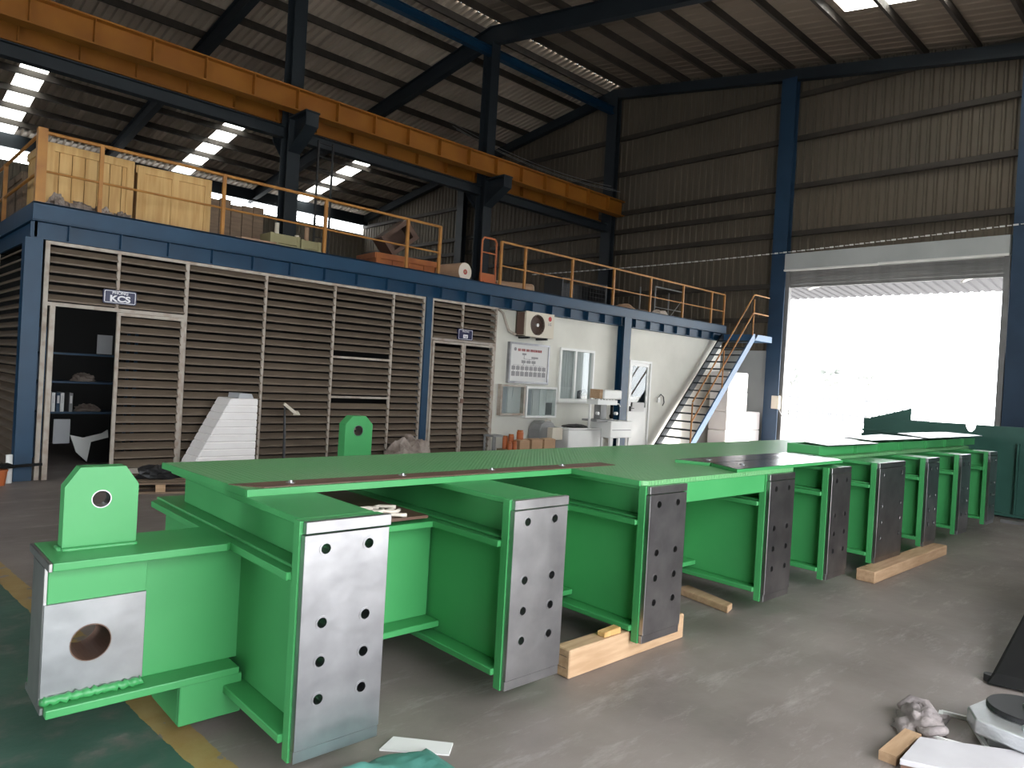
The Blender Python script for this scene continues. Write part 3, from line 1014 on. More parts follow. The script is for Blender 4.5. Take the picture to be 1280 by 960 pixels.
u = .20
for k in range(17):
    wv = random.choice((.02, .028, .034))
    if k in (2, 5, 8):
        u += .016
    pq(u, u + wv * .35, .13, .195)
    pq(u + wv * .55, u + wv * .8, .13, .195)
    pq(u, u + wv * .8, .13 + random.choice((0, .026, .05)), .145 + random.choice((0, .026, .05)))
    u += wv + .006
o = obj('board_heading', bb, M['red'], bd)
o['kind'] = 'stuff'
bb = B()
bb.lathe([(.035, y), (.035, FY)], (bx0 + .13 * W_, 0, bz1 - .15 * H_), 1, 16)
pq(.31, .41, .24, .29); pq(.55, .72, .32, .37); pq(.355, .365, .29, .39); pq(.355, .63, .385, .395); pq(.62, .63, .37, .39); pq(.49, .50, .395, .42)
for u in (.30, .43, .56):
    pq(u, u + .10, .425, .50)
pq(.40, .43, .455, .465); pq(.53, .56, .455, .465)
pq(.345, .355, .50, .55); pq(.605, .615, .50, .55); pq(.10, .86, .548, .555)
for k in range(8):
    u = .06 + k * .112
    pq(u + .04, u + .047, .555, .58); pq(u, u + .088, .58, .68); pq(u + .04, u + .047, .68, .72); pq(u, u + .088, .72, .84)
o = obj('board_chart', bb, M['grey_print'], bd)
o['kind'] = 'stuff'

# two glazed notice cases
for k, (x0, x1, z0, z1, lab) in enumerate(((9.48, 10.15, .82, 1.425, 'left glazed notice case with a tilted white sheet, under the chart board'), (10.18, 11.09, .775, 1.405, 'right wider notice case with long papers and a grey patch, under the chart board'))):
    cs = thing('notice_case', lab, 'case', ((x0 + x1) / 2, FY, z0), group='notice cases')
    fy = FY - .07
    obj('case_back', B().box(x0, x1, FY + .03, FY + .06, z0, z1), M['paper'], cs)
    obj('case_frame', B().plate([(x0, z0), (x1, z0), (x1, z1), (x0, z1)], [[(x0 + .04, z0 + .04), (x1 - .04, z0 + .04), (x1 - .04, z1 - .04), (x0 + .04, z1 - .04)]], 1, fy, FY + .03), M['alframe'] if k == 0 else M['white'], cs)
    obj('case_glass', B().box(x0 + .04, x1 - .04, fy + .01, fy + .014, z0 + .04, z1 - .04), M['glass'], cs)
    if k == 0:
        sp = [((9.60, .86), (9.72, .86), (9.73, 1.37), (9.60, 1.37), 'paper_grey'), ((9.86, 1.12), (10.06, 1.06), (10.08, 1.36), (9.89, 1.37), 'paper'), ((9.74, .86), (9.86, .86), (9.86, 1.36), (9.75, 1.36), 'paper')]
    else:
        sp = [((10.25, .83), (10.42, .83), (10.42, 1.34), (10.25, 1.34), 'paper_grey'), ((10.45, .83), (10.64, .83), (10.64, 1.34), (10.45, 1.34), 'paper'), ((10.66, .82), (10.84, .82), (10.84, 1.36), (10.66, 1.36), 'white'),
              ((10.86, 1.1), (11.04, 1.1), (11.04, 1.35), (10.86, 1.35), 'white'), ((10.86, .83), (11.04, .83), (11.04, 1.08), (10.86, 1.08), 'grey')]
    for a, b2, c, d, m_ in sp:
        obj('sheet', B().prism([a, b2, c, d], 1, FY + .02, FY + .03), M[m_], cs)

# ------------------------------------------------------------------ stairs
sy0, sy1 = 9.12, 10.02
st = thing('metal_staircase', 'blue steel staircase with ochre handrail climbing to the mezzanine', 'staircase', (16.1, 9.6, 0))
xa, xb, zt = 14.62, 17.62, 3.06
for y in (sy0, sy1):
    bb = B().hexa([(xa - .09, y - .02, 0), (xa + .15, y - .02, 0), (xa + .15, y + .02, 0), (xa - .09, y + .02, 0),
                   (xb - .1, y - .02, zt), (xb + .14, y - .02, zt), (xb + .14, y + .02, zt), (xb - .1, y + .02, zt)])
    obj('stringer', bb, M['blue_lt'] if y == sy0 else M['navy'], st)
tr = None
for k in range(15):
    f = (k + .8) / 15.8
    x, z = xa + .03 + (xb - xa) * f, zt * f
    if tr is None:
        tr = obj('tread', B().box(x - .12, x + .12, sy0 + .02, sy1 - .02, z - .02, z + .012), M['navy'], st)
        x0, z0 = x, z
    else:
        dup(tr, x - x0, 0, z - z0, st)
obj('landing', B().box(xb - .02, 18.55, sy0 - .02, sy1 + .05, 2.90, 3.06), M['blue_lt'], st)
for nm, dz in (('handrail', 1.03), ('mid_rail', .55)):
    y = sy0
    x0p, z0p = 14.80, .20
    obj(nm, B().tube([(x0p, y, z0p + dz), (17.46, y, 3.06 + dz - .02), (17.55, y, 3.06 + dz), (18.3, y, 3.06 + dz)], .019, 8), M['rail'], st)
for x in (14.80, 16.1, 17.5):
    z = max(.15, (x - xa) / (xb - xa) * zt)
    obj('baluster', B().tube([(x, sy0, z - .02), (x, sy0, min(z + 1.03, 4.08))], .019, 8), M['rail'], st)

# ------------------------------------------------------------------ guard rails on the mezzanine
RY = FY + .02


def guard(name_label, xs, x0, x1, side=False):
    g = thing('guard_rail', name_label, 'railing', ((x0 + x1) / 2, RY, 3.31))
    for x in xs:
        big = x < 2
        r = .05 if big else .022
        obj('rail_post', B().box(x - r, x + r, RY - r, RY + r, 3.316, 4.17 + (.03 if big else 0)), M['rail'], g)
    obj('top_rail', B().tube([(x0, RY, 4.16), (x1, RY, 4.16)], .022, 8), M['rail'], g)
    obj('mid_rail', B().tube([(x0, RY, 3.70), (x1, RY, 3.70)], .015, 8), M['rail'], g)
    if side:
        obj('side_top_rail', B().tube([(x0, RY, 4.16), (x0, 15, 4.16)], .02, 8), M['rail'], g)
        obj('side_mid_rail', B().tube([(x0, RY, 3.70), (x0, 15, 3.70)], .02, 8), M['rail'], g)
        for y in (12.45, 15):
            obj('rail_post', B().box(x0 - .025, x0 + .025, y - .025, y + .025, 3.316, 4.17), M['rail'], g)
    return g


guard('ochre guard rail along the mezzanine edge in front of the wooden crates', (1.83, 2.47, 4.01, 5.6, 7.16, 7.86), 1.83, 7.86, True)
guard('ochre guard rail along the mezzanine edge above the office and stairs', (9.36, 10.02, 11.44, 12.87, 14.3, 15.72, 17.1, 17.76), 9.36, 17.76)


# ------------------------------------------------------------------ goods stored on the mezzanine
MZ = 3.315


def crate(label, x0, x1, y0, y1, z0, z1, n, rz=0, lid=True, m='crate', group=None):
    cx_, cy_ = (x0 + x1) / 2, (y0 + y1) / 2
    w, d, h = x1 - x0, y1 - y0, z1 - z0
    t = bpy.data.objects.new('wooden_crate', None)
    COL.objects.link(t)
    t.location = (cx_, cy_, z0)
    t.rotation_euler = (0, 0, rz)
    ORG[t] = Vector((0, 0, 0))
    tag(t, label, 'crate', group)
    pw = w / n
    for k in range(n):
        a = -w / 2 + k * pw
        obj('plank', B().box(a + .004, a + pw - .004, -d / 2, -d / 2 + .02 + random.uniform(-.003, .003), .0, h - .03), M[m], t)
        obj('plank', B().box(a + .004, a + pw - .004, d / 2 - .02, d / 2, .0, h - .03), M[m], t)
    ns = max(3, int(d / pw))
    pd = d / ns
    for k in range(ns):
        a = -d / 2 + k * pd
        obj('plank', B().box(-w / 2, -w / 2 + .02, a + .004, a + pd - .004, 0, h - .03), M[m], t)
        obj('plank', B().box(w / 2 - .02, w / 2, a + .004, a + pd - .004, 0, h - .03), M[m], t)
    for xx in (-w / 2, w / 2 - .09):
        obj('batten', B().box(xx, xx + .09, -d / 2 - .02, -d / 2, 0, h - .10), M[m], t)
    obj('batten', B().box(-w / 2, w / 2, -d / 2 - .022, -d / 2, h - .10, h), M[m], t)
    obj('batten', B().box(-w / 2 - .02, -w / 2, -d / 2, d / 2, h - .10, h), M[m], t)
    if lid:
        obj('lid', B().box(-w / 2, w / 2, -d / 2, d / 2, h - .03, h), M[m], t)
    return t


crate('large pale wooden crate at the mezzanine corner, left of the pair', 1.96, 2.98, 10.65, 11.6, MZ, 4.18, 7, rz=.02)
c2 = crate('large pale wooden crate right of the corner crate, turned slightly', 3.06, 4.03, 10.62, 11.5, MZ, 4.15, 2, rz=-.06)
for x in (-.05,):
    obj('batten', B().box(x, x + .09, -.46, -.44, 0, .735), M['crate'], c2)
crate('brown wooden crate behind the left guard rail of the mezzanine', 1.98, 2.9, 12.1, 13.6, MZ, 4.05, 6, m='old_wood')
sk = B()
for k, (x, y, r) in enumerate(((2.06, 10.36, .10), (2.30, 10.36, .14), (2.58, 10.38, .13), (2.78, 10.36, .09))):
    sk.lump((x, y, MZ), r, .12, .13 - k * .015, seed=k + 11, amp=.6)
tag(obj('plastic_sheeting', sk, M['sack']), 'crumpled dirty plastic sheeting under the rail before the corner crate', 'sheeting')
# stacked brown boards and clutter behind the second crate
t = thing('board_stack', 'dim stack of brown boards on edge right of the crates', 'boards', (4.95, 12.1, MZ))
for k in range(5):
    obj('board', B().box(4.5 + k * .2, 4.68 + k * .2, 12.0 + .02 * k, 12.06 + .02 * k, MZ, 4.22 + .03 * math.sin(k * 2.1)), M['old_wood'], t)
t = thing('cardboard_pile', 'flattened grey-brown cartons lying along the mezzanine edge', 'cardboard', (4.6, 10.5, MZ))
for k in range(4):
    obj('carton', B().box(4.1 + k * .10, 4.70 + k * .08, 10.3 + .03 * k, 10.6 + .03 * k, MZ + .022 * k, MZ + .02 + .022 * k), M['kraft'], t)
for k in range(3):
    x = 5.9 + k * .42
    bx = thing('storage_bin', ('dark storage bin behind the pale green boxes, leftmost of three', 'dark storage bin behind the pale green boxes, middle of three', 'dark storage bin behind the pale green boxes, rightmost of three')[k], 'bin', (x, 12.2, MZ), group='bins behind the green boxes')
    obj('bin_body', B().prism([(x - .16, MZ), (x + .16, MZ), (x + .19, MZ + .42 - k * .06), (x - .19, MZ + .42 - k * .06)], 1, 12.05, 12.4), M['dark'], bx)
    obj('bin_rim', B().box(x - .2, x + .2, 12.03, 12.42, MZ + .42 - k * .06, MZ + .45 - k * .06), M['grey'], bx)


def small_box(label, x0, x1, y0, y1, h, m, group):
    t = thing('timber_box', label, 'box', ((x0 + x1) / 2, y0, MZ), group=group)
    for k in range(2):
        z = MZ + h * k / 2
        obj('box_side', B().box(x0, x1, y0, y0 + .018, z + .004, z + h / 2 - .004).box(x0, x1, y1 - .018, y1, z + .004, z + h / 2 - .004).box(x0, x0 + .018, y0 + .018, y1 - .018, z + .004, z + h / 2 - .004).box(x1 - .018, x1, y0 + .018, y1 - .018, z + .004, z + h / 2 - .004), M[m], t)
    for x in (x0, x1 - .05):
        obj('corner_batten', B().box(x, x + .05, y0 - .015, y0, MZ, MZ + h), M[m], t)
    obj('box_base', B().box(x0 + .02, x1 - .02, y0 + .02, y1 - .02, MZ, MZ + .02), M[m], t)
    return t


small_box('pale green timber box at the mezzanine edge, left of two', 5.0, 5.50, 10.75, 11.1, .30, 'olive', 'pale green timber boxes')
small_box('pale green timber box at the mezzanine edge, right of two', 5.51, 5.86, 10.72, 11.1, .27, 'olive', 'pale green timber boxes')
for k, (x, h, m, lab) in enumerate(((5.2, .5, 'cream', 'pale tube standing in the left green box'), (5.55, .36, 'cream', 'short pale tube standing in the right green box'), (5.72, .52, 'kraft', 'brown tube standing in the right green box'))):
    y = 10.95
    tag(obj('cardboard_tube', B().lathe([(.035, MZ + .02), (.035, MZ + h)], (x, y, 0), 2, 14), M[m]), lab, 'tube', 'tubes in the green boxes')
tag(obj('rubble', B().lump((6.4, 10.55, MZ), .32, .16, .06, 21, .6).lump((6.75, 10.6, MZ), .2, .14, .07, 23, .6), M['ocrate']), 'low heap of orange-brown scraps on the mezzanine edge', 'scraps')
# orange crate with a tilted dark crate standing on it
crate('orange-brown low wooden crate left of the white roll', 7.25, 8.62, 11.12, 11.85, MZ, 3.70, 4, rz=-.08, m='ocrate')
t = bpy.data.objects.new('tilted_crate', None)
COL.objects.link(t); ORG[t] = Vector((0, 0, 0))
t.location = (7.78, 11.55, 3.745); t.rotation_euler = (0, -.68, -.15)
tag(t, 'dark brown open box standing tilted on the orange crate', 'box')
obj('box_back', B().box(-.05, .62, .18, .20, 0, .42), M['brown'], t)
obj('box_side', B().box(-.05, .62, -.2, .2, 0, .02), M['brown'], t)
obj('box_side', B().box(-.05, .62, -.2, .2, .40, .42), M['brown'], t)
obj('box_side', B().box(-.05, -.03, -.2, .2, .02, .40), M['brown'], t)
obj('box_side', B().box(.60, .62, -.2, .2, .02, .40), M['brown'], t)
obj('box_face', B().plate([(-.05, 0), (.62, 0), (.62, .42), (-.05, .42)], [[(.05, .08), (.52, .08), (.52, .34), (.05, .34)]], 1, -.22, -.2), M['brown'], t)


def paper_roll(label, c, r, L, m1, ang):
    t = bpy.data.objects.new('paper_roll', None)
    COL.objects.link(t); ORG[t] = Vector((0, 0, 0))
    t.location = c; t.rotation_euler = (0, 0, ang)
    tag(t, label, 'roll')
    obj('roll_wrap', B().lathe([(r * .98, .0), (r, .02), (r, L - .02), (r * .98, L)], (0, 0, r), 1, 28), M[m1], t)
    obj('roll_end', B().plate(circ(0, r, r * .97, 28), [circ(0, r, .035, 12)], 1, -.008, .0), M['rollw'], t)
    obj('roll_core', B().plate(circ(0, r, .05, 14), [circ(0, r, .03, 12)], 1, -.012, -.008), M['red'], t)
    return t


paper_roll('tan wrapped roll with white round end on the mezzanine edge', (8.66, 10.36, MZ), .175, .62, 'kraft', .10)
paper_roll('dim tan roll lying behind the rail right of the red trolley', (11.1, 11.0, MZ), .15, .85, 'kraft', 1.2)
# red trolley
t = thing('hand_trolley', 'red hand trolley standing at the gap in the mezzanine guard rail', 'trolley', (9.4, 10.55, MZ))
for x in (9.22, 9.60):
    obj('trolley_upright', B().tube([(x, 10.55, MZ + .05), (x, 10.55, 4.20), (x + (.05 if x < 9.4 else -.05), 10.55, 4.27)], .02, 8), M['opot'], t)
obj('trolley_handle', B().tube([(9.27, 10.55, 4.27), (9.55, 10.55, 4.27)], .02, 8), M['opot'], t)
obj('trolley_crossbar', B().tube([(9.22, 10.55, 3.98), (9.60, 10.55, 3.98)], .014, 8), M['opot'], t)
obj('trolley_toe', B().box(9.2, 9.62, 10.42, 10.56, MZ + .05, MZ + .08).box(9.2, 9.62, 10.54, 10.57, MZ + .08, MZ + .26), M['opot'], t)
for x in (9.17, 9.65):
    obj('trolley_wheel', B().lathe([(.07, x - .02), (.07, x + .02)], (0, 10.62, MZ + .07), 0, 16), M['black'], t)
# mesh cage
t = thing('mesh_cage', 'dark wire mesh cage behind the guard rail near the blue column', 'cage', (14.0, 12.0, MZ))
bb = B()
for k in range(15):
    bb.tube([(13.2 + k * .12, 12.0, MZ), (13.2 + k * .12, 12.0, 4.10)], .006, 4)
for k in range(8):
    bb.tube([(13.2, 12.0, MZ + .02 + k * .11), (14.9, 12.0, MZ + .02 + k * .11)], .006, 4)
o = obj('mesh', bb, M['dark'], t); o['kind'] = 'stuff'
obj('cage_frame', B().box(13.17, 13.21, 11.98, 12.6, MZ, 4.15).box(14.89, 14.93, 11.98, 12.6, MZ, 4.15).box(13.2, 14.9, 12.56, 12.6, MZ, 4.12).box(13.2, 14.9, 11.98, 12.02, 4.09, 4.13), M['dark'], t)
for k, (x, r, lab, m) in enumerate(((14.45, .34, 'low pale sack behind the rail, left of the three', 'kraft'), (15.12, .22, 'brown sack lying between two pale sacks behind the rail', 'old_wood'), (15.95, .38, 'pale full sack behind the rail, right of the three', 'rollw'))):
    tag(obj('sack', B().lump((x, 11.0, MZ), r, .28, .22 if k != 1 else .16, k + 31, .22), M[m]), lab, 'sack', 'sacks on the mezzanine')
t = thing('frame_rack', 'thin grey tube rack standing on the mezzanine above the stairs', 'rack', (17.0, 11.5, MZ))
for x in (16.3, 17.7):
    for y in (11.4, 11.9):
        obj('rack_leg', B().box(x - .015, x + .015, y - .015, y + .015, MZ, 4.28), M['grey'], t)
obj('rack_bar', B().box(16.3, 17.7, 11.385, 11.415, 4.25, 4.28), M['grey'], t)
obj('rack_bar', B().box(16.3, 17.7, 11.385, 11.415, 3.70, 3.72), M['grey'], t)
obj('rack_brace', B().bar((16.9, 11.4, MZ + .05), (17.7, 11.4, 4.1), .015, .015), M['grey'], t)

# ------------------------------------------------------------------ things along the facade
t = thing('foam_wedge', 'white wedge of stacked foam slabs leaning profile in front of the louver wall', 'foam', (3.95, 9.65, 0))
n = 11
for k in range(n):
    z0, z1 = k * .0968, (k + 1) * .0968
    xl0, xl1 = 3.43 + .54 * (z0 / 1.05), 3.43 + .54 * (z1 / 1.05)
    bb = B().hexa([(xl0, 9.44, z0), (4.35, 9.44, z0), (4.35, 9.9, z0), (xl0, 9.9, z0), (xl1, 9.44, z1), (4.35, 9.44, z1), (4.35, 9.9, z1), (xl1, 9.9, z1)])
    o = obj('foam_slab', bb, M['foam'], t, bevel=.012)
obj('foam_offcut', B().prism([(4.10, 1.066), (4.31, 1.066), (4.28, 1.13), (4.11, 1.135)], 1, 9.5, 9.85), M['paper_grey'], t)
t = thing('floor_stand', 'thin dark pole stand with a pale clamp head before the louvers', 'stand', (4.85, 9.6, 0))
obj('stand_base', B().lathe([(.16, 0), (.16, .02), (.03, .04)], (4.85, 9.6, 0), 2, 18), M['dark'], t)
obj('stand_pole', B().tube([(4.85, 9.6, .02), (4.84, 9.6, .50), (4.82, 9.6, 1.0)], [.022, .02, .012], 8), M['dark'], t)
obj('clamp_head', B().bar((4.80, 9.59, 1.0), (4.97, 9.57, .87), .05, .04).lump((4.99, 9.57, .84), .05, .04, .05, 3, .3), M['cream'], t)
tag(obj('crumpled_tarp', B().lump((7.1, 9.72, 0), .42, .22, .36, 41, .5, 30, 16), M['sack']), 'crumpled pale tarp at the foot of the middle blue post', 'tarp')

# pallet left of the green frame
t = thing('pallet', 'weathered wooden pallet on the floor before the louver door', 'pallet', (2.98, 8.98, 0), rz=-.30)
for k in range(5):
    obj('deck_board', B().box(-.5, .5, -.38 + k * .165, -.28 + k * .165, .105, .125), M['old_wood'], t)
for y in (-.33, .0, .33):
    for x in (-.45, 0, .45):
        obj('pallet_block', B().box(x - .05, x + .05, y - .05, y + .05, .02, .105), M['wood'], t)
    obj('bottom_board', B().box(-.5, .5, y - .05, y + .05, 0, .02), M['old_wood'], t)
tag(obj('dark_bag', B().lump((3.0, 9.02, .127), .26, .18, .13, 51, .45), M['dark']), 'dark slumped bag lying on the weathered pallet', 'bag')
# left edge pieces
t = thing('plastic_pipe', 'white plastic pipe standing by the corner blue post', 'pipe', (1.64, 9.98, 0))
obj('pipe_body', B().plate(circ(1.64, 9.98, .035), [circ(1.64, 9.98, .029)], 2, 0, .33), M['white'], t)
tag(obj('plant_pot', B().lathe([(.07, 0), (.09, .16), (.095, .16), (.095, .18), (.08, .18)], (1.52, 9.85, 0), 2, 18), M['opot']), 'orange plastic pot at the left edge beside the white pipe', 'pot')
tag(obj('black_clamp', B().bar((1.5, 9.92, .19), (1.95, 9.88, .22), .04, .03).lump((1.58, 9.87, .19), .1, .06, .05, 3, .3), M['black']), 'black tool lying over the orange pot by the blue post', 'tool')

# jars and cartons before the office wall
t = thing('low_bench', 'low grey bench at the end of the louver doors', 'bench', (9.15, 9.8, 0))
obj('bench_top', B().box(9.0, 9.3, 9.68, 9.96, .44, .47), M['grey'], t)
for x in (9.02, 9.28):
    for y in (9.70, 9.94):
        obj('bench_leg', B().box(x - .015, x + .015, y - .015, y + .015, 0, .44), M['grey'], t)
bb = B().box(9.06, 10.42, 9.30, 9.64, .20, .24)
for x in (9.08, 10.34):
    for y in (9.32, 9.56):
        bb.box(x, x + .06, y, y + .06, 0, .20)
tag(obj('work_table', bb, M['old_wood']), 'low wooden table carrying cartons before the office wall', 'table')
for k, (x0, x1, h, lab) in enumerate(((9.36, 9.62, .16, 'tan carton on the low table, nearest the orange jars'), (9.68, 9.97, .17, 'tan carton on the low table, middle of three'), (10.02, 10.33, .17, 'tan carton on the low table, next to the grey drum cabinet'))):
    ct = thing('carton', lab, 'carton', ((x0 + x1) / 2, 9.46, .24), group='cartons on the low table')
    obj('carton_body', B().box(x0, x1, 9.34, 9.58, .24, .24 + h), M['card'], ct)
    obj('carton_flap', B().hexa([(x0, 9.34, .24 + h), (x1, 9.34, .24 + h), (x1, 9.46, .255 + h), (x0, 9.46, .255 + h), (x0, 9.34, .246 + h), (x1, 9.34, .246 + h), (x1, 9.46, .262 + h), (x0, 9.46, .262 + h)]), M['wood'], ct)
for k, (x, y, z, r, h, lab) in enumerate(((9.13, 9.37, .24, .045, .14, 'orange jar at the left end of the low table'), (9.25, 9.37, .24, .045, .17, 'orange jar second from the left on the low table'), (9.17, 9.54, .24, .05, .24, 'orange jar behind the two small jars on the low table'), (9.47, 9.46, .418, .065, .17, 'squat orange jar standing on top of the first carton'), (9.30, 9.52, .24, .055, .27, 'tallest orange jar on the low table'))):
    j = thing('jar', lab, 'jar', (x, y, z), group='orange jars on the low table')
    obj('jar_body', B().lathe([(r * .9, z), (r, z + .01), (r, z + h - .04), (r * .8, z + h - .02)], (x, y, 0), 2, 16), M['opot'], j)
    obj('lid', B().lathe([(r * .86, z + h - .02), (r * .86, z + h)], (x, y, 0), 2, 16), M['ocrate'], j)
t = thing('drum_cabinet', 'grey round-topped cabinet with cream front box on short stand', 'cabinet', (10.55, 9.9, 0))
pr = [(10.36, .30), (10.82, .30), (10.82, .60), (10.76, .68), (10.68, .72), (10.50, .72), (10.41, .66), (10.36, .56)]
obj('drum_body', B().prism(pr, 1, 9.80, 10.12), M['grey'], t, bevel=.01)
obj('front_box', B().box(10.58, 10.88, 9.66, 9.80, .36, .60), M['cream'], t)
bb = B()
for x in (10.40, 10.74):
    for y in (9.84, 10.04):
        bb.box(x, x + .04, y, y + .04, 0, .3)
obj('cabinet_stand', bb, M['dark'], t)
obj('lift_handle', B().tube([(10.6, 9.9, .70), (10.64, 9.9, .76), (10.76, 9.9, .74), (10.80, 9.9, .60)], .012, 6), M['cream'], t)
t = thing('chest_freezer', 'white chest box with black mat on its lid below the office window', 'chest', (11.5, 9.8, 0))
obj('chest_body', B().box(10.97, 12.02, 9.58, 10.05, .04, .56), M['white'], t, bevel=.02, segs=2)
obj('chest_lid', B().box(10.96, 12.03, 9.57, 10.06, .561, .60), M['white'], t, bevel=.01)
obj('chest_foot', B().box(11.02, 11.97, 9.62, 10.0, 0, .04), M['dark'], t)
tag(obj('black_mat', B().lump((11.42, 9.8, .601), .34, .18, .055, 61, .25), M['dark']), 'dark folded mat lying on the white chest', 'mat')
t = thing('drill_machine', 'white bench machine with head block, table and cabinet before the office wall', 'machine', (12.2, 9.6, 0))
obj('machine_head', B().box(11.80, 12.42, 9.38, 9.72, 1.22, 1.42), M['white'], t, bevel=.03, segs=2)
obj('head_side', B().box(11.70, 11.80, 9.42, 9.68, 1.23, 1.42), M['wood'], t)
obj('head_table', B().box(11.66, 12.32, 9.42, 9.72, 1.10, 1.20), M['white'], t)
bb = B()
for k in range(6):
    bb.box(11.70 + k * .1, 11.75 + k * .1, 9.44, 9.5, 1.20, 1.22)
obj('table_teeth', bb, M['white'], t)
obj('machine_column', B().box(12.14, 12.34, 9.72, 9.90, .78, 1.35).box(12.1, 12.36, 9.66, 9.78, 1.2, 1.36), M['grey'], t)
obj('side_leg', B().box(11.66, 11.70, 9.62, 9.66, .602, 1.10), M['white'], t)
for x, z in ((11.68, .92), (12.30, .92)):
    obj('knob', B().lathe([(.035, 9.40), (.035, 9.46)], (x, 0, z), 1, 14), M['white'], t)
obj('spindle', B().lathe([(.03, .80), (.05, .86), (.03, .9), (.03, 1.1)], (12.34, 9.58, 0), 2, 14), M['black'], t)
obj('crank', B().tube([(12.42, 9.58, 1.12), (12.56, 9.56, 1.12), (12.58, 9.54, 1.06)], .014, 6), M['white'], t)
obj('base_cabinet', B().box(12.05, 12.80, 9.35, 9.90, .40, .76), M['white'], t, bevel=.01)
obj('cabinet_shadow_gap', B().box(12.1, 12.75, 9.345, 9.35, .565, .575), M['dark'], t)
for x in (12.08, 12.36, 12.72):
    obj('cabinet_leg', B().box(x, x + .05, 9.37, 9.42, 0, .40).box(x, x + .05, 9.83, 9.88, 0, .40), M['white'], t)
obj('link_shelf', B().box(11.70, 12.30, 9.45, 9.86, .74, .78), M['grey'], t)

# foam blocks by the stairs
for k, (x0, x1, z0, z1, lab) in enumerate(((17.0, 18.85, 0, .50, 'white foam block at the bottom of the stack behind the stairs'), (17.0, 18.85, .505, 1.0, 'wide white foam block second from the bottom behind the stairs'),
                                            (17.0, 18.05, 1.005, 1.52, 'narrow white foam block third from the bottom behind the stairs'), (17.0, 18.05, 1.525, 2.04, 'topmost white foam block of the stack behind the stairs'))):
    tag(obj('foam_block', B().box(x0 + .01 * (k % 2), x1 - .01 * (k % 2), 9.45, 9.98, z0, z1), M['foam'], bevel=.03, segs=2), lab, 'foam block', 'foam blocks by the stairs')
t = thing('switch_box', 'grey electric switch box with looped cable on the blue gable column', 'switch box', (18.9, 9.08, 1.1))
obj('box_case', B().box(18.80, 18.93, 8.93, 9.14, 1.12, 1.48), M['cream'], t, bevel=.01)
pts = [(18.86, 8.95, 1.12), (18.88, 8.85, .95), (18.9, 8.72, .90), (18.9, 8.66, 1.05), (18.9, 8.72, 1.2), (18.9, 8.80, 1.1), (18.9, 8.76, .98)]
obj('cable', B().tube(pts, .012, 6), M['grey'], t)


# ------------------------------------------------------------------ the green fabricated frame (local u along, v away, z up)
FR = thing('green_steelwork', 'long green fabricated steelwork with machined end plates lying across the shop floor', 'steelwork', (1.29, 2.35, 0), rz=-.022)
G, S = M['green'], M['steel']
US = [(0.0, .355), (1.04, .355), (2.08, .355), (3.46, .36), (4.46, .36), (5.44, .62), (6.70, .34), (7.80, .34), (8.95, .30)]
HZ = (.882, .607, .463, .323)


def end_plates(parent, u0, w, m, vback=.075):
    """green backing plate, drilled machined face, strips above and below"""
    hx = (u0 + .082, u0 + w - .09)
    holes = [circ(x, z, .0215, 16) for x in hx for z in HZ]
    obj('backing_plate', B().plate([(u0 - .012, .10), (u0 + w - .01, .10), (u0 + w - .01, .985), (u0 - .012, .985)], holes, 1, .031, vback), G, parent, bevel=.003)
    obj('machined_face', B().plate([(u0 - .004, .15), (u0 + w, .15), (u0 + w, .937), (u0 - .004, .937)], holes, 1, 0, .03), m, parent, bevel=.0015)
    obj('top_strip', B().box(u0 + .002, u0 + w + .012, .006, .031, .941, .985), m, parent, bevel=.002)
    obj('bottom_strip', B().box(u0 - .004, u0 + w, .006, .031, .102, .147), m, parent, bevel=.002)
    for x in hx:
        for z in HZ:
            if u0 < 5:
                bb = B().plate(circ(x, z, .027, 16), [circ(x, z, .0195, 16)], 1, -.0015, 0).plate(circ(x, z, .0214, 16), [circ(x, z, .0195, 16)], 1, 0, vback)
                obj('hole_rim', bb, m, parent)


def cross_beam(k, u0, w, m, v1):
    cb = obj('cross_beam', B().box(u0 - .03, u0 + w + .03, .076, v1, .158, .19)
             .box(u0 + .06, u0 + .078, .076, v1, .19, .76).box(u0 + w - .08, u0 + w - .062, .076, v1, .19, .76)
             .plate([(u0 - .03, .076), (u0 + w + .03, .076), (u0 + w + .03, v1 + .05), (u0 + .06, v1 + .05), (u0 - .03, v1 - .04)], [], 2, .76, .79)
             .box(u0 + .01, u0 + w - .01, .076, v1, .79, .803)
             .box(u0 + .085, u0 + .10, .076, v1 - .2, .803, .955).box(u0 + w - .10, u0 + w - .085, .076, v1 - .2, .803, .955)
             .box(u0 + .012, u0 + w - .02, .076, v1 - .2, .957, .985), G, FR, bevel=.004)
    end_plates(cb, u0, w, m)
    return cb


for k, (u0, w) in enumerate(US):
    cross_beam(k, u0, w, M['steel'] if k == 0 or k > 5 else (M['steel_mid'] if k == 1 else M['steel_dk']), 1.72)  # tone per plate carries the light falling off, then the door's reflection

# longitudinal girders between the cross beams, and the protruding side beam at the left end
edges = [(US[i][0] + US[i][1] - .05, US[i + 1][0] + .05) for i in range(len(US) - 1)]
for a, c in edges:
    bb = B().box(a, c, .585, .95, .755, .787).box(a, c, .70, .718, .255, .755).box(a, c, .84, .858, .255, .755).box(a, c, .585, .95, .225, .257)
    lg = obj('longitudinal_beam', bb, G, FR, bevel=.004)
    if a < 1:
        obj('bolt_head', B().lathe([(.014, .588), (.014, .60)], (a + .2, 0, .29), 1, 12).lathe([(.02, .60), (.02, .70)], (a + .2, 0, .29), 1, 12), S, lg)
sb = obj('side_beam', B().plate([(-.672, .585), (-.05, .585), (-.025, .61), (-.025, .95), (-.672, .95)], [], 2, .762, .793)
         .box(-.34, .065, .70, .718, .26, .762).box(-.34, .065, .84, .858, .26, .762)
         .box(-.672, .03, .585, .95, .229, .261), G, FR, bevel=.004, segs=2)
hole = circ(-.525, .463, .070, 32)
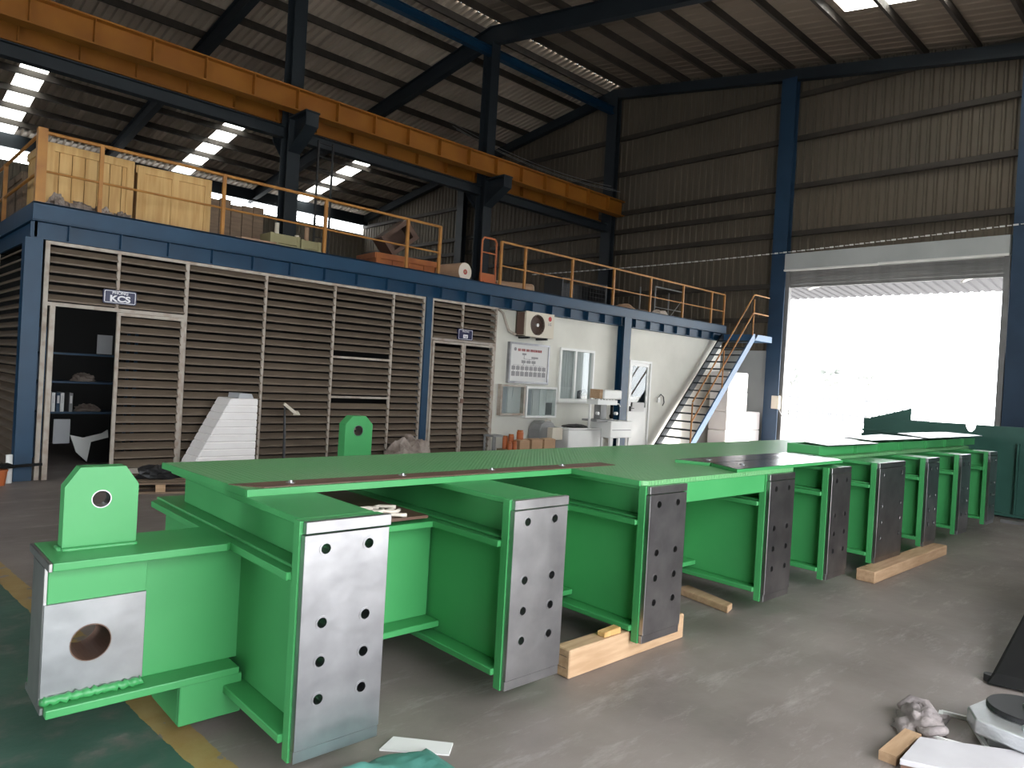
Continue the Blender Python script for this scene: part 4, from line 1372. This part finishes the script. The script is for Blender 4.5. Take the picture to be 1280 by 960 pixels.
obj('pad_plate', B().plate([(-.672, .261), (-.335, .261), (-.335, .762), (-.672, .762)], [hole], 1, .655, .86), G, sb, bevel=.003)
obj('machined_pad', B().plate([(-.682, .287), (-.338, .287), (-.338, .628), (-.682, .628)], [hole], 1, .643, .655), S, sb, bevel=.001)
obj('bored_hole', B().plate(circ(-.525, .463, .0698, 32), [circ(-.525, .463, .067, 32)], 1, .6425, .859), M['rust'], sb)
bb = B().box(-.685, -.672, .585, .95, .762, .793).box(-.685, -.672, .655, .86, .255, .762).box(-.685, -.672, .62, .90, .235, .262)
obj('sawn_end', bb, M['steel_dk'], sb, bevel=.002)
wp = [(-.675 + .012 * i, .636 + .004 * math.sin(i * 1.9), .276 + .004 * math.cos(i * 2.7)) for i in range(29)]
obj('weld_bead', B().tube(wp, [.016 + .003 * math.sin(i * 2.3) for i in range(29)], 8), M['green'], sb, smooth=True)
lug = B().plate([(-.612, .793), (-.352, .793), (-.352, 1.036), (-.402, 1.11), (-.562, 1.11), (-.612, 1.036)], [circ(-.484, .983, .036, 24)], 1, .765, .835)
lo = obj('lifting_lug', lug, G, sb, bevel=.004)
lin = obj('bored_hole', B().plate(circ(-.484, .983, .0365, 24), [circ(-.484, .983, .032, 24)], 1, .766, .834), S, sb)
obj('weld_bead', B().tube([(-.612 + .01 * i, .758 + .002 * math.sin(i * 2), .795) for i in range(27)], .010, 6).tube([(-.617, .765, .795), (-.617, .835, .795)], .01, 6), G, sb, smooth=True)
bb = B().box(-.205, .05, .60, .62, .06, .229).box(-.205, -.185, .62, .95, .06, .229)
obj('foot_bracket', bb, G, FR, bevel=.006, segs=2)
# rear bracket beam with the second lug
rb = obj('rear_beam', B().box(1.98, 2.5, 1.7, 3.75, .62, .65).box(2.12, 2.14, 1.7, 3.7, .25, .62).box(2.34, 2.36, 1.7, 3.7, .25, .62).box(1.98, 2.5, 1.7, 3.75, .22, .25), G, FR)
obj('lifting_lug', B().plate([(2.10, .65), (2.385, .65), (2.385, 1.045), (2.31, 1.12), (2.17, 1.12), (2.10, 1.045)], [circ(2.235, .985, .048, 24)], 1, 3.4, 3.52), G, rb, bevel=.004)
obj('bored_hole', B().plate(circ(2.235, .985, .0485, 24), [circ(2.235, .985, .044, 24)], 1, 3.401, 3.519), S, rb)

# tread-plate deck
dk = obj('tread_deck', B().plate([(-.03, 1.52), (.02, .585), (2.06, .585), (2.06, .06), (2.10, .036), (3.44, .036), (3.86, .036), (3.86, .33), (9.3, .33), (9.3, 1.58)], [], 2, .986, 1.014), M['tread'], FR, bevel=.002)
obj('deck_edge', B().hexa([(-.034, 1.52, .9845), (.016, .585, .9845), (.019, .585, .9845), (-.029, 1.522, .9845), (-.034, 1.52, 1.0145), (.016, .585, 1.0145), (.022, .585, 1.0145), (-.026, 1.522, 1.0145)]).box(.018, 2.06, .575, .586, .984, 1.0145).box(2.044, 2.06, .06, .575, .985, 1.0145), G, dk)
obj('bearing_strip', B().plate([(.10, .60), (2.5, .60), (2.5, .735), (.0, .735)], [], 2, 1.0145, 1.018), M['rust'], dk)
for u, v in ((.26, .675), (.88, .69), (1.49, .69), (2.08, .69)):
    obj('studs', B().lathe([(.022, 1.018), (.022, 1.0205)], (u, v, 0), 2, 14).lathe([(.010, 1.0205), (.007, 1.029)], (u, v, 0), 2, 12), S, dk).name = 'stud'
obj('skirt_plate', B().box(2.425, 3.448, .04, .055, .862, .985), G, FR, bevel=.003)
# loose-looking cover strips bolted over beams four and five
for (pl, m_) in (([(3.06, .035), (4.72, .035), (4.84, .17), (4.84, .315), (3.20, .315)], 'strip'), ([(3.20, .325), (4.96, .325), (5.0, .47), (5.0, .56), (3.12, .56)], 'strip')):
    cs = obj('cover_strip', B().plate(pl, [], 2, 1.0145, 1.036), G, FR, bevel=.002)
    ins = [(x + (.012 if x < 4 else -.012), y + (.006 if y < .2 else -.004)) for x, y in pl]
    obj('strip_face', B().plate(ins, [], 2, 1.036, 1.0385), M[m_], cs)
    y = (pl[0][1] + pl[-1][1]) / 2
    for x in (3.38, 4.4):
        obj('stud', B().lathe([(.02, 1.0385), (.02, 1.041)], (x, y, 0), 2, 12), S, cs)
# raised girder with three bright cover plates at the far end
rg_ = obj('raised_girder', B().box(5.15, 9.9, .42, .44, 1.0145, 1.10).box(5.15, 9.9, .70, .72, 1.0145, 1.10).box(5.15, 5.17, .44, .70, 1.0145, 1.10), G, FR)
for u in (5.9, 6.5, 7.1, 7.9, 8.6, 9.3):
    obj('rib_plate', B().box(u, u + .012, .39, .42, 1.0145, 1.10), G, rg_)
for pl, z in (([(5.18, .36), (6.30, .34), (6.42, .62), (5.36, .66)], 1.10), ([(6.45, .46), (7.98, .42), (8.0, .93), (6.62, .80)], 1.113), ([(7.85, .36), (10.0, .36), (10.3, .88), (8.45, .9)], 1.126)):
    obj('cover_plate', B().plate(pl, [], 2, z, z + .012), S, rg_, bevel=.002)

# timber blocks under the frame
t = thing('timber_block', 'long pale timber block under the second and third end plates', 'timber', (3.4, 2.45, 0), group='timber packing under the green frame')
obj('block_body', B().hexa([(2.86, 2.40, 0), (3.92, 2.385, 0), (3.925, 2.49, 0), (2.865, 2.51, 0), (2.86, 2.40, .150), (3.92, 2.385, .150), (3.925, 2.49, .150), (2.865, 2.51, .150)]), M['wood'], t, bevel=.006)
for z, y in ((.05, 0), (.11, .01)):
    obj('end_crack', B().box(2.8585, 2.862, 2.42, 2.48, z, z + .003), M['old_wood'], t)
tag(obj('wood_shim', B().hexa([(3.16, 2.41, .1505), (3.30, 2.405, .1505), (3.30, 2.46, .1505), (3.16, 2.465, .1505), (3.16, 2.41, .178), (3.30, 2.405, .186), (3.30, 2.46, .186), (3.16, 2.465, .178)]), M['crate'], bevel=.004), 'small orange wooden shim on top of the near timber block', 'shim')
t = thing('timber_block', 'long timber block under the sixth and seventh end plates at the far end', 'timber', (7.4, 2.2, 0), group='timber packing under the green frame')
obj('block_body', B().hexa([(6.42, 2.12, 0), (8.34, 2.085, 0), (8.345, 2.24, 0), (6.425, 2.275, 0), (6.42, 2.12, .099), (8.34, 2.085, .099), (8.345, 2.24, .099), (6.425, 2.275, .099)]), M['wood'], t, bevel=.006)
tag(obj('timber_offcut', B().hexa([(4.60, 2.46, 0), (4.72, 2.49, 0), (4.84, 2.93, 0), (4.70, 2.93, 0), (4.60, 2.46, .05), (4.72, 2.49, .045), (4.84, 2.93, .05), (4.70, 2.93, .05)]), M['wood'], bevel=.008, segs=2), 'rough timber offcut lying on the floor between third and fourth end plates', 'timber', 'timber packing under the green frame')
# rope and plank in the first bay
PL = [(.40, .955), (.99, .955), (.99, 1.50), (.40, 1.50)]


def frame_to_world(u, v, z):
    c, s = math.cos(-.022), math.sin(-.022)
    return (1.29 + c * u - s * v, 2.35 + s * u + c * v, z)


w4 = [frame_to_world(u, v, 0) for u, v in ((.40, .60), (.99, .60), (.99, 1.48), (.40, 1.48))]
tag(obj('brown_board', B().plate([(p[0], p[1]) for p in w4], [], 2, .8035, .818), M['rust']), 'brown board lying in the first bay under the tread deck', 'board')
bb = B()
for k in range(4):
    pts = [frame_to_world(.55 + .012 * k + .30 * s / 12, .62 + .05 * k + .03 * math.sin(s * .9 + k * 2), .832 + .012 * (k % 2)) for s in range(13)]
    bb.tube(pts, .010, 6)
pts = [frame_to_world(.70 + .07 * math.cos(a * .6), .70 + .06 * math.sin(a * .6), .85) for a in range(12)]
bb.tube(pts, .010, 6)
tag(obj('rope', bb, M['rollw'], smooth=True), 'loose pale rope lying on the brown board in the first bay', 'rope')

# ------------------------------------------------------------------ dark green trough at the right
t = thing('steel_trough', 'huge dark green steel trough with notched rim behind the frame near the roller door', 'trough', (12.6, 2.0, 0))
nt_ = [(2.80 - .07 * math.cos(PI * k / 8) - .0, 1.262 - .11 * math.sin(PI * k / 8)) for k in range(9)]
pl = [(4.30, .02), (4.30, 1.0), (4.27, 1.0), (4.27, 1.24), (2.87, 1.262)] + [(y, z) for y, z in nt_][::-1] + [(2.73, 1.262), (-1.0, 1.30), (-1.0, .02)]
obj('end_wall', B().plate(pl, [], 0, 12.0, 12.06), M['green_dk'], t)
obj('side_wall', B().box(12.06, 14.5, 4.24, 4.30, .02, 1.0).box(12.06, 14.5, -1.0, -.94, .02, 1.0), M['green_dk'], t)
obj('trough_floor', B().box(12.06, 14.5, -1.0, 4.24, .02, .06), M['green_dk'], t)
obj('rim_flange', B().box(11.94, 12.0, -1.0, 4.30, .02, .06).box(11.93, 12.0, 2.95, 4.27, 1.04, 1.07), M['green_dk'], t)
for y in (3.7, 2.2, .8):
    obj('wall_rib', B().box(11.93, 12.0, y - .01, y + .01, .06, 1.04), M['green_dk'], t)
tag(obj('steel_flap', B().hexa([(12.08, 4.16, 1.24), (12.1, 3.66, 1.275), (12.12, 3.66, 1.275), (12.1, 4.16, 1.24), (12.08, 4.16, 1.25), (12.1, 3.66, 1.42), (12.12, 3.66, 1.42), (12.1, 4.16, 1.25)]), M['blue_lt'], t), None) if False else obj('rim_flap', B().hexa([(12.07, 4.2, 1.10), (12.09, 3.62, 1.10), (12.11, 3.62, 1.10), (12.09, 4.2, 1.10), (12.07, 4.2, 1.25), (12.09, 3.62, 1.435), (12.11, 3.62, 1.435), (12.09, 4.2, 1.25)]), M['green_dk'], t)
tag(obj('steel_bar', B().box(11.4, 11.46, .4, 2.25, 0, .04), M['steel']), 'bright steel bar on the floor before the dark green trough', 'bar')

# ------------------------------------------------------------------ foreground, lower edge and right corner
tp = B()
n, m_ = 30, 18
for i in range(m_ + 1):
    for j in range(n + 1):
        u, v = j / n, i / m_
        x = 1.37 + .48 * u + .03 * noise.noise(Vector((v * 3, u * 2, 1)))
        y = 2.01 + .38 * v - .10 * u + .03 * noise.noise(Vector((u * 4, v * 2, 5)))
        e = min(u, 1 - u, v, 1 - v) * 5
        h = .012 + min(1, e) * (.038 + .035 * noise.noise(Vector((u * 3.2, v * 3.2, 2))) + .03 * abs(noise.noise(Vector((u * 7, v * 7, 3)))))
        tp.v.append((x, y, max(.004, h)))
for i in range(m_):
    for j in range(n):
        a = i * (n + 1) + j
        tp.f.append((a, a + 1, a + n + 2, a + n + 1))
o = tag(obj('tarpaulin', tp, M['teal'], smooth=True), 'rumpled teal tarpaulin on the floor below the first end plate', 'tarpaulin')
sm = o.modifiers.new('thickness', 'SOLIDIFY'); sm.thickness = .004
tag(obj('paper_sheet', B().hexa([(1.70, 2.405, .001), (1.90, 2.20, .001), (1.97, 2.26, .001), (1.80, 2.45, .001), (1.70, 2.405, .008), (1.90, 2.20, .006), (1.97, 2.26, .008), (1.80, 2.45, .012)]), M['paper']), 'white sheet lying on the floor beside the teal tarpaulin', 'sheet')

rg2 = B().lump((3.82, 1.02, 0), .15, .10, .075, 71, .5, 30, 18, 2.4)
rg2.tube([(3.77 + .09 * math.cos(a * .5), .95 + .05 * math.sin(a * .5), .05 + .015 * math.sin(a)) for a in range(10)], .02, 8)
rg2.tube([(3.90, .98, .04), (3.95, 1.04, .07), (3.95, 1.10, .07), (3.88, 1.13, .045)], [.025, .028, .026, .018], 8)
tag(obj('work_rag', rg2, M['rag'], smooth=True), 'crumpled grey work rag on the floor at lower right', 'rag')
t = thing('wire_rectangle', 'thin white rectangle of bent wire on the floor beside the grey rag', 'wire', (3.9, .9, 0))
fr = [(3.74, .955), (4.08, 1.0), (4.11, .89), (3.79, .73)]
for k in range(4):
    a, c = fr[k], fr[(k + 1) % 4]
    obj('frame_bar', B().bar((a[0], a[1],   .01), (c[0], c[1], .01), .018, .018), M['white'], t)
t = thing('white_slab', 'white rectangular slab on timber at the lower right edge', 'slab', (3.45, .8, 0))
sl_ = [(3.30, .95), (3.47, .56), (3.85, .58), (3.59, .96)]
obj('slab_top', B().prism(sl_, 2, .03, .055), M['slabw'], t, bevel=.003)
obj('slab_under', B().prism([(x + .005, y + .005 - .01 * (y > .8)) for x, y in sl_], 2, .0, .03), M['rust'], t)
tag(obj('timber_batten', B().bar((3.34, 1.01, .02), (3.66, 1.005, .02), .07, .04), M['wood']), 'short pale timber batten beside the white slab, by the grey rag', 'timber')
t = thing('machine_part', 'aluminium flange block with dark round disc at the lower right corner', 'machine part', (4.0, .66, 0))
oct_ = [(3.82, .80), (3.94, .86), (4.14, .82), (4.26, .66), (4.20, .46), (4.0, .38), (3.84, .44), (3.78, .60)]
obj('flange_block', B().plate(oct_, [], 2, .06, .13), M['alu'], t, bevel=.008, segs=2)
obj('block_base', B().plate([(3.86, .76), (4.12, .76), (4.18, .56), (3.98, .44), (3.86, .5)], [], 2, 0, .059), M['grey'], t, bevel=.006)
obj('dark_disc', B().lathe([(.165, .131), (.165, .147), (.16, .153)], (4.09, .65, 0), 2, 36), M['dark'], t)
obj('hub_cap', B().lathe([(.055, .153), (.055, .167), (.045, .173)], (4.10, .62, 0), 2, 24), M['steel'], t)
obj('dowel', B().lathe([(.014, .13), (.014, .15), (.010, .155)], (3.86, .62, 0), 2, 14), M['alu'], t)
t = thing('floor_machine', 'black sloping machine base at the right edge of the floor', 'machine', (5.6, .8, 0))
obj('base_body', B().hexa([(4.70, .95, .01), (4.86, .30, .01), (7.2, .0, .01), (7.2, 1.06, .01), (4.78, .93, .06), (4.92, .32, .06), (7.2, .0, .42), (7.2, 1.02, .42)]), M['black'], t, bevel=.01)
obj('base_foot', B().lathe([(.03, 0), (.03, .04)], (4.80, .95, 0), 2, 14), M['dark'], t)
obj('base_bolt', B().lathe([(.02, .12), (.02, .16)], (5.5, .86, 0), 2, 12), M['steel'], t)
tag(obj('steel_rod', B().tube([(4.36, .72, .0), (4.50, .70, .35)], .012, 8), M['steel']), 'thin steel rod leaning behind the aluminium flange block', 'rod')
